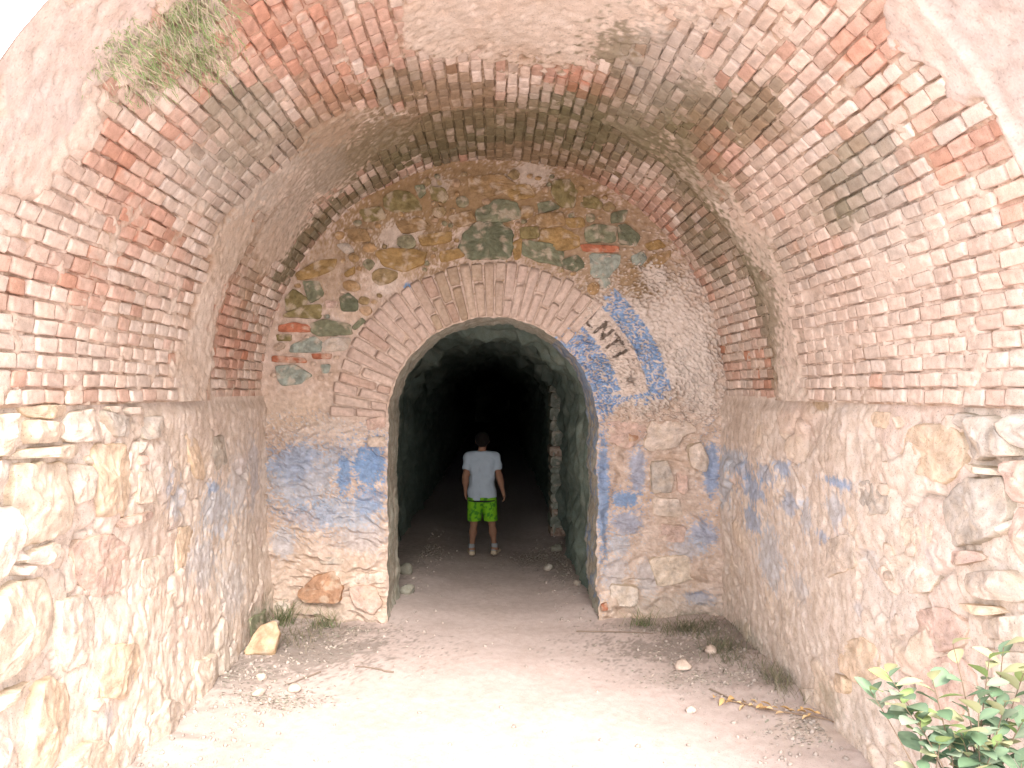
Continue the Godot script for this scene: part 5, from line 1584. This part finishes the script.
func build_person() -> void:
	var root := thing("person", "boy in a white T-shirt and lime green shorts standing in the tunnel, back turned", "person", Vector3(-0.165, 0.0, -10.2))
	root.position.y = ground_height(-0.165, 10.2) + 0.004
	var V := func(x, y, z): return Vector3(x, y, z)
	var skin := func(p: Vector3): 
		var t := 1.0 + 0.1 * nf.get_noise_3d(p.x * 20.0, p.y * 20.0, p.z * 20.0)
		return Color(0.3 * t, 0.165 * t, 0.11 * t)
	var lh := Vector3(-0.08, 0.76, 0); var lk := Vector3(-0.105, 0.41, -0.012); var la := Vector3(-0.13, 0.085, 0.025)
	var rh := Vector3(0.08, 0.76, 0); var rk := Vector3(0.125, 0.41, -0.035); var ra := Vector3(0.16, 0.085, -0.005)
	var ls := Vector3(-0.16, 1.245, 0.01); var le := Vector3(-0.212, 1.0, 0.03); var lw := Vector3(-0.208, 0.79, -0.03)
	var rs := Vector3(0.16, 1.245, 0.01); var re := Vector3(0.222, 1.0, 0.035); var rw := Vector3(0.272, 0.785, -0.01)
	var torso := [[Vector3(-0.07, 0.8, 0), Vector3(0.07, 0.8, 0), 0.095, 0.095], [Vector3(-0.045, 0.8, 0), Vector3(-0.06, 1.14, 0.01), 0.085, 0.1], [Vector3(0.045, 0.8, 0), Vector3(0.06, 1.14, 0.01), 0.085, 0.1], [Vector3(-0.1, 1.2, 0.015), Vector3(0.1, 1.2, 0.015), 0.075, 0.075], [ls, Vector3(0, 1.27, 0.015), 0.05, 0.06], [rs, Vector3(0, 1.27, 0.015), 0.05, 0.06]]
	var body := torso + [[Vector3(0, 1.26, 0.015), Vector3(0, 1.36, 0.0), 0.05, 0.046],
		[lh, lk, 0.078, 0.043], [lk, lk.lerp(la, 0.35), 0.04, 0.045], [lk.lerp(la, 0.35), la, 0.044, 0.027],
		[rh, rk, 0.078, 0.043], [rk, rk.lerp(ra, 0.35), 0.04, 0.045], [rk.lerp(ra, 0.35), ra, 0.044, 0.027],
		[la, Vector3(-0.16, 0.035, -0.12), 0.035, 0.024], [la, Vector3(-0.126, 0.045, 0.05), 0.032, 0.028], [ra, Vector3(0.205, 0.035, -0.135), 0.035, 0.024], [ra, Vector3(0.15, 0.045, 0.02), 0.032, 0.028],
		[ls, le, 0.046, 0.036], [le, le.lerp(lw, 0.3), 0.035, 0.036], [le.lerp(lw, 0.3), lw, 0.035, 0.023], [rs, re, 0.046, 0.036], [re, re.lerp(rw, 0.3), 0.035, 0.036], [re.lerp(rw, 0.3), rw, 0.035, 0.023]]
	var mb := MB.new()
	sdf_mesh(mb, body, 0.035, 0.013, no_clip, skin)
	# head: skull, jaw, nose, brow, ears; it faces away from the camera
	var hc := Vector3(0.006, 1.452, -0.014)
	var head := [[hc + Vector3(0, 0.012, 0.022), hc + Vector3(0, 0.012, -0.028), 0.078, 0.074], [hc + Vector3(0, -0.045, -0.045), hc + Vector3(0, -0.085, -0.062), 0.05, 0.03], [hc + Vector3(0, -0.05, 0.0), hc + Vector3(0, -0.11, 0.015), 0.05, 0.044],
		[hc + Vector3(0, 0.0, -0.1), hc + Vector3(0, -0.035, -0.118), 0.01, 0.014], [hc + Vector3(-0.03, 0.014, -0.09), hc + Vector3(0.03, 0.014, -0.09), 0.014, 0.014], [hc + Vector3(-0.02, -0.06, -0.096), hc + Vector3(0.02, -0.06, -0.096), 0.009, 0.009],
		[hc + Vector3(-0.08, 0.01, 0.012), hc + Vector3(-0.084, -0.022, 0.006), 0.013, 0.009], [hc + Vector3(0.08, 0.01, 0.012), hc + Vector3(0.084, -0.022, 0.006), 0.013, 0.009]]
	sdf_mesh(mb, head, 0.014, 0.006, no_clip, func(p: Vector3):
		var c: Color = skin.call(p)
		for sx in [-1, 1]:
			if p.distance_to(hc + Vector3(sx * 0.032, -0.004, -0.1)) < 0.013: c = lin(0.06, 0.045, 0.04)
		if absf(p.y - hc.y + 0.06) < 0.008 and p.z < hc.z - 0.085 and absf(p.x) < 0.024: c = lin(0.36, 0.14, 0.11)
		return c)
	# hands: palm, four fingers of unequal length, thumb at the side of the palm, all slightly curled
	for s in [-1.0, 1.0]:
		var wrist: Vector3 = lw if s < 0.0 else rw
		var elbow: Vector3 = le if s < 0.0 else re
		var dn := (wrist - elbow).normalized()
		var fw := Vector3(0, 0, -1)
		var palm := wrist + dn * 0.042
		var inn := Vector3(-s, 0, 0)
		var h := [[wrist, palm + fw * 0.012, 0.021, 0.02], [wrist, palm - fw * 0.014, 0.021, 0.018], [palm + fw * 0.022, palm - fw * 0.024, 0.015, 0.014]]
		var lens := [0.058, 0.068, 0.063, 0.048]
		for j in 4:
			var r0: Vector3 = palm + dn * 0.014 + fw * (0.026 - 0.0175 * j)
			var l: float = lens[j]
			var a1 := r0 + (dn * 0.95 + inn * 0.2).normalized() * l * 0.45
			var a2 := a1 + (dn * 0.75 + inn * 0.6).normalized() * l * 0.32
			var a3 := a2 + (dn * 0.5 + inn * 0.8).normalized() * l * 0.25
			h += [[r0, a1, 0.0078, 0.0074], [a1, a2, 0.0074, 0.0068], [a2, a3, 0.0068, 0.006]]
		var t0 := palm - dn * 0.02 + fw * 0.02
		var t1 := t0 + (fw * 0.8 + dn * 0.7 + inn * 0.2).normalized() * 0.032
		var t2 := t1 + (fw * 0.3 + dn * 0.9 + inn * 0.3).normalized() * 0.025
		h += [[t0, t1, 0.0105, 0.0088], [t1, t2, 0.0086, 0.007]]
		sdf_mesh(mb, h, 0.006, 0.0045, no_clip, skin)
	obj("body", mb.commit(), M.skin, root)

	var hb := MB.new()
	var hair := [[hc + Vector3(0, 0.026, 0.026), hc + Vector3(0, 0.03, -0.03), 0.091, 0.086], [hc + Vector3(0, -0.02, 0.045), hc + Vector3(0, -0.055, 0.045), 0.064, 0.05], [hc + Vector3(-0.045, 0.02, 0.0), hc + Vector3(-0.06, -0.01, 0.015), 0.04, 0.026], [hc + Vector3(0.045, 0.02, 0.0), hc + Vector3(0.06, -0.01, 0.015), 0.04, 0.026]]
	sdf_mesh(hb, hair, 0.02, 0.0065, func(p: Vector3): 
		var e := p - hc
		var rag := 0.006 * nf.get_noise_3d(p.x * 60.0, p.y * 20.0, p.z * 60.0)
		return maxf(-(e.z + 0.055) - maxf(e.y - 0.03, 0.0) * 1.6, -(e.y + 0.075)) + rag, func(p: Vector3):
		var t := 1.0 + 0.4 * nf.get_noise_3d(p.x * 70.0, p.y * 18.0, p.z * 70.0)
		return Color(0.013 * t, 0.011 * t, 0.01 * t))
	obj("hair", hb.commit(), M.plain, root)

	var tb := MB.new()
	var shirt := []
	for b in torso: shirt.append([b[0], b[1], b[2] + 0.018, b[3] + 0.018])
	shirt.append([Vector3(-0.055, 0.72, 0.005), Vector3(-0.055, 0.86, 0.005), 0.108, 0.1])
	shirt.append([Vector3(0.055, 0.72, 0.005), Vector3(0.055, 0.86, 0.005), 0.108, 0.1])
	for s in [[ls, le], [rs, re]]:
		var e: Vector3 = s[0].lerp(s[1], 0.62)
		shirt.append([s[0], e, 0.062, 0.062])
	sdf_mesh(tb, shirt, 0.03, 0.012, func(p: Vector3):
		var fold := 0.012 * nz.get_noise_3d(p.x * 11.0 + 3.0 + p.y * 4.0, p.y * 5.0, p.z * 9.0)
		var c := maxf(0.715 - p.y + 0.01 * sin(p.x * 22.0), p.y - 1.325)
		for s in [[ls, le], [rs, re]]:
			var dir: Vector3 = (s[1] - s[0]).normalized()
			var cut: float = (p - s[0]).dot(dir) - 0.165
			if absf(p.x) > 0.155 and p.y > 1.0: c = maxf(c, cut)
		return c + fold, func(p: Vector3):
		var t := 1.0 + 0.06 * nz.get_noise_3d(p.x * 14.0, p.y * 7.0, p.z * 14.0)
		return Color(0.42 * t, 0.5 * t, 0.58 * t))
	for k in tb.v.size():
		var p := tb.v[k]
		var out := Vector3(p.x * 0.35, 0, p.z).normalized()
		var crease := nr.get_noise_3d(p.x * 3.2 + p.y * 2.6, p.y * 3.0 - p.x * 2.0, p.z * 2.0)
		tb.v[k] = p + out * (0.013 * crease + 0.006 * nz.get_noise_3d(p.x * 9.0, p.y * 9.0, p.z * 9.0))
	obj("t_shirt", tb.commit(), M.cloth, root)

	var sb := MB.new()
	var sh := [[Vector3(-0.06, 0.74, 0), Vector3(0.06, 0.74, 0), 0.115, 0.115], [lh + Vector3(-0.005, 0, 0), Vector3(-0.1, 0.42, 0), 0.1, 0.088], [rh + Vector3(0.005, 0, 0), Vector3(0.112, 0.42, 0), 0.1, 0.088]]
	sdf_mesh(sb, sh, 0.02, 0.012, func(p: Vector3):
		return maxf(maxf(0.435 - p.y, p.y - 0.745), 0.006 * nz.get_noise_3d(p.x * 18.0, p.y * 8.0, p.z * 18.0) - 0.02), func(p: Vector3):
		var n := nf.get_noise_3d(p.x * 13.0, p.y * 13.0, p.z * 13.0)
		return lin(0.2, 0.5, 0.03).lerp(lin(0.07, 0.25, 0.03), smoothstep(0.08, 0.22, n)))
	var shorts := obj("shorts", sb.commit(), M.cloth, root)
	var bb := MB.new()
	sdf_mesh(bb, [[Vector3(-0.06, 0.7, 0.004), Vector3(0.06, 0.7, 0.004), 0.122, 0.122]], 0.02, 0.009, func(p: Vector3): return maxf(0.683 - p.y + 0.05 * absf(p.x), p.y - 0.706), func(_p: Vector3): return lin(0.03, 0.035, 0.03))
	obj("waistband", bb.commit(), M.cloth, shorts)

	for s in [[la, Vector3(-0.16, 0.035, -0.12), Vector3(-0.126, 0.045, 0.05)], [ra, Vector3(0.205, 0.035, -0.135), Vector3(0.15, 0.045, 0.02)]]:
		var kb := MB.new()
		sdf_mesh(kb, [[s[0] + Vector3(0, 0.075, -0.004), s[0], 0.042, 0.04], [s[0], s[2], 0.04, 0.034]], 0.015, 0.008, func(p: Vector3): return maxf(p.y - 0.15, 0.03 - p.y), func(_p: Vector3): return lin(0.3, 0.33, 0.35))
		obj("sock", kb.commit(), M.cloth, root)
		var fb := MB.new()
		sdf_mesh(fb, [[s[2] + Vector3(0, -0.015, 0.005), s[0] + Vector3(0, -0.055, -0.05), 0.042, 0.042], [s[0] + Vector3(0, -0.055, -0.05), s[1] + Vector3(0, -0.005, -0.01), 0.042, 0.036]], 0.02, 0.008, func(p: Vector3): return maxf(p.y - 0.068, 0.0 - p.y), func(p: Vector3):
			return lin(0.16, 0.13, 0.1) if p.y < 0.016 else lin(0.6, 0.5, 0.37))
		obj("shoe", fb.commit(), M.cloth, root)

# ------------------------------------------------------------------ scene
func _ready() -> void:
	var cam := Camera3D.new()
	cam.name = "camera"
	cam.position = Vector3(0, 2.1, 0)
	cam.rotation_degrees = Vector3(0.43, -1.22, 0)
	cam.fov = 51.3
	cam.near = 0.05
	cam.far = 1500.0
	add_child(cam)
	var sky_mat := ProceduralSkyMaterial.new()
	sky_mat.sky_top_color = Color(0.89, 0.9, 0.945)
	sky_mat.sky_horizon_color = Color(0.97, 0.965, 0.955)
	sky_mat.sky_curve = 0.3
	sky_mat.ground_horizon_color = Color(0.8, 0.74, 0.71)
	sky_mat.ground_bottom_color = Color(0.6, 0.54, 0.5)
	sky_mat.sun_angle_max = 0.0
	var sky := Sky.new()
	sky.sky_material = sky_mat
	var env := Environment.new()
	env.background_mode = Environment.BG_SKY
	env.sky = sky
	env.tonemap_mode = Environment.TONE_MAPPER_LINEAR
	env.tonemap_exposure = 5.2
	env.sdfgi_enabled = true
	env.ssao_enabled = true
	env.ssil_enabled = true
	var we := WorldEnvironment.new()
	we.name = "environment"
	we.environment = env
	add_child(we)
	var sun := DirectionalLight3D.new()
	sun.name = "sun"
	sun.light_energy = 0.5
	sun.light_angular_distance = 28.0
	sun.light_color = Color(1.0, 0.965, 0.93)
	sun.shadow_enabled = true
	sun.rotation_degrees = Vector3(-40, 10, 0)
	add_child(sun)

	set_noise()
	var grain := shade_tex(3, 0.55, 0.16, 0.16, 0.3, Color(1.0, 0.97, 0.94))
	var grain2 := shade_tex(8, 0.5, 0.2, 0.18, 0.35, Color(1.0, 0.96, 0.91))
	var dusty := shade_tex(14, 0.7, 0.08, 0.1, 0.2, Color(1.0, 0.98, 0.97))
	var rough_n := bump_tex(5, 0.03, 5.0, 0.62)
	var fine_n := bump_tex(6, 0.05, 4.0, 0.62)
	M.plaster = mat("plaster", grain, rough_n, 0.3, 1.1)
	M.brick = mat("brick", grain, fine_n, 0.4, 2.3)
	M.stone = mat("stone", grain2, rough_n, 0.45, 1.5)
	M.rubble = mat("rubble", grain2, rough_n, 0.3, 1.2)
	M.wallface = mat("wallface", grain, rough_n, 0.35, 1.7)
	M.ground = mat("ground", dusty, fine_n, 0.18, 1.3)
	M.plain = mat("plain", null, null, 0.0, 1.0)
	M.leaf = mat("leaf", null, null, 0.0, 1.0, 0.6)
	M.leaf.cull_mode = BaseMaterial3D.CULL_DISABLED
	M.leaf.backlight_enabled = true
	M.leaf.backlight = Color(0.12, 0.15, 0.07)
	M.skin = mat("skin", null, null, 0.0, 1.0, 0.6)
	M.cloth = mat("cloth", null, fine_n, 0.3, 6.0, 0.95)

	build_ground()
	build_vault()
	build_front_wall()
	side_wall(-1.0, "left rubble wall of pale buff blocks under the vault", LEFT_TINT, LEFT_STONES)
	side_wall(1.0, "right rubble wall with blue paint traces and grey blocks under the vault", RIGHT_TINT, RIGHT_STONES)
	build_end_wall()
	build_tunnel()
	build_person()
	build_rocks()
	build_litter()
	build_shrub()
	build_twig()
	build_weeds()
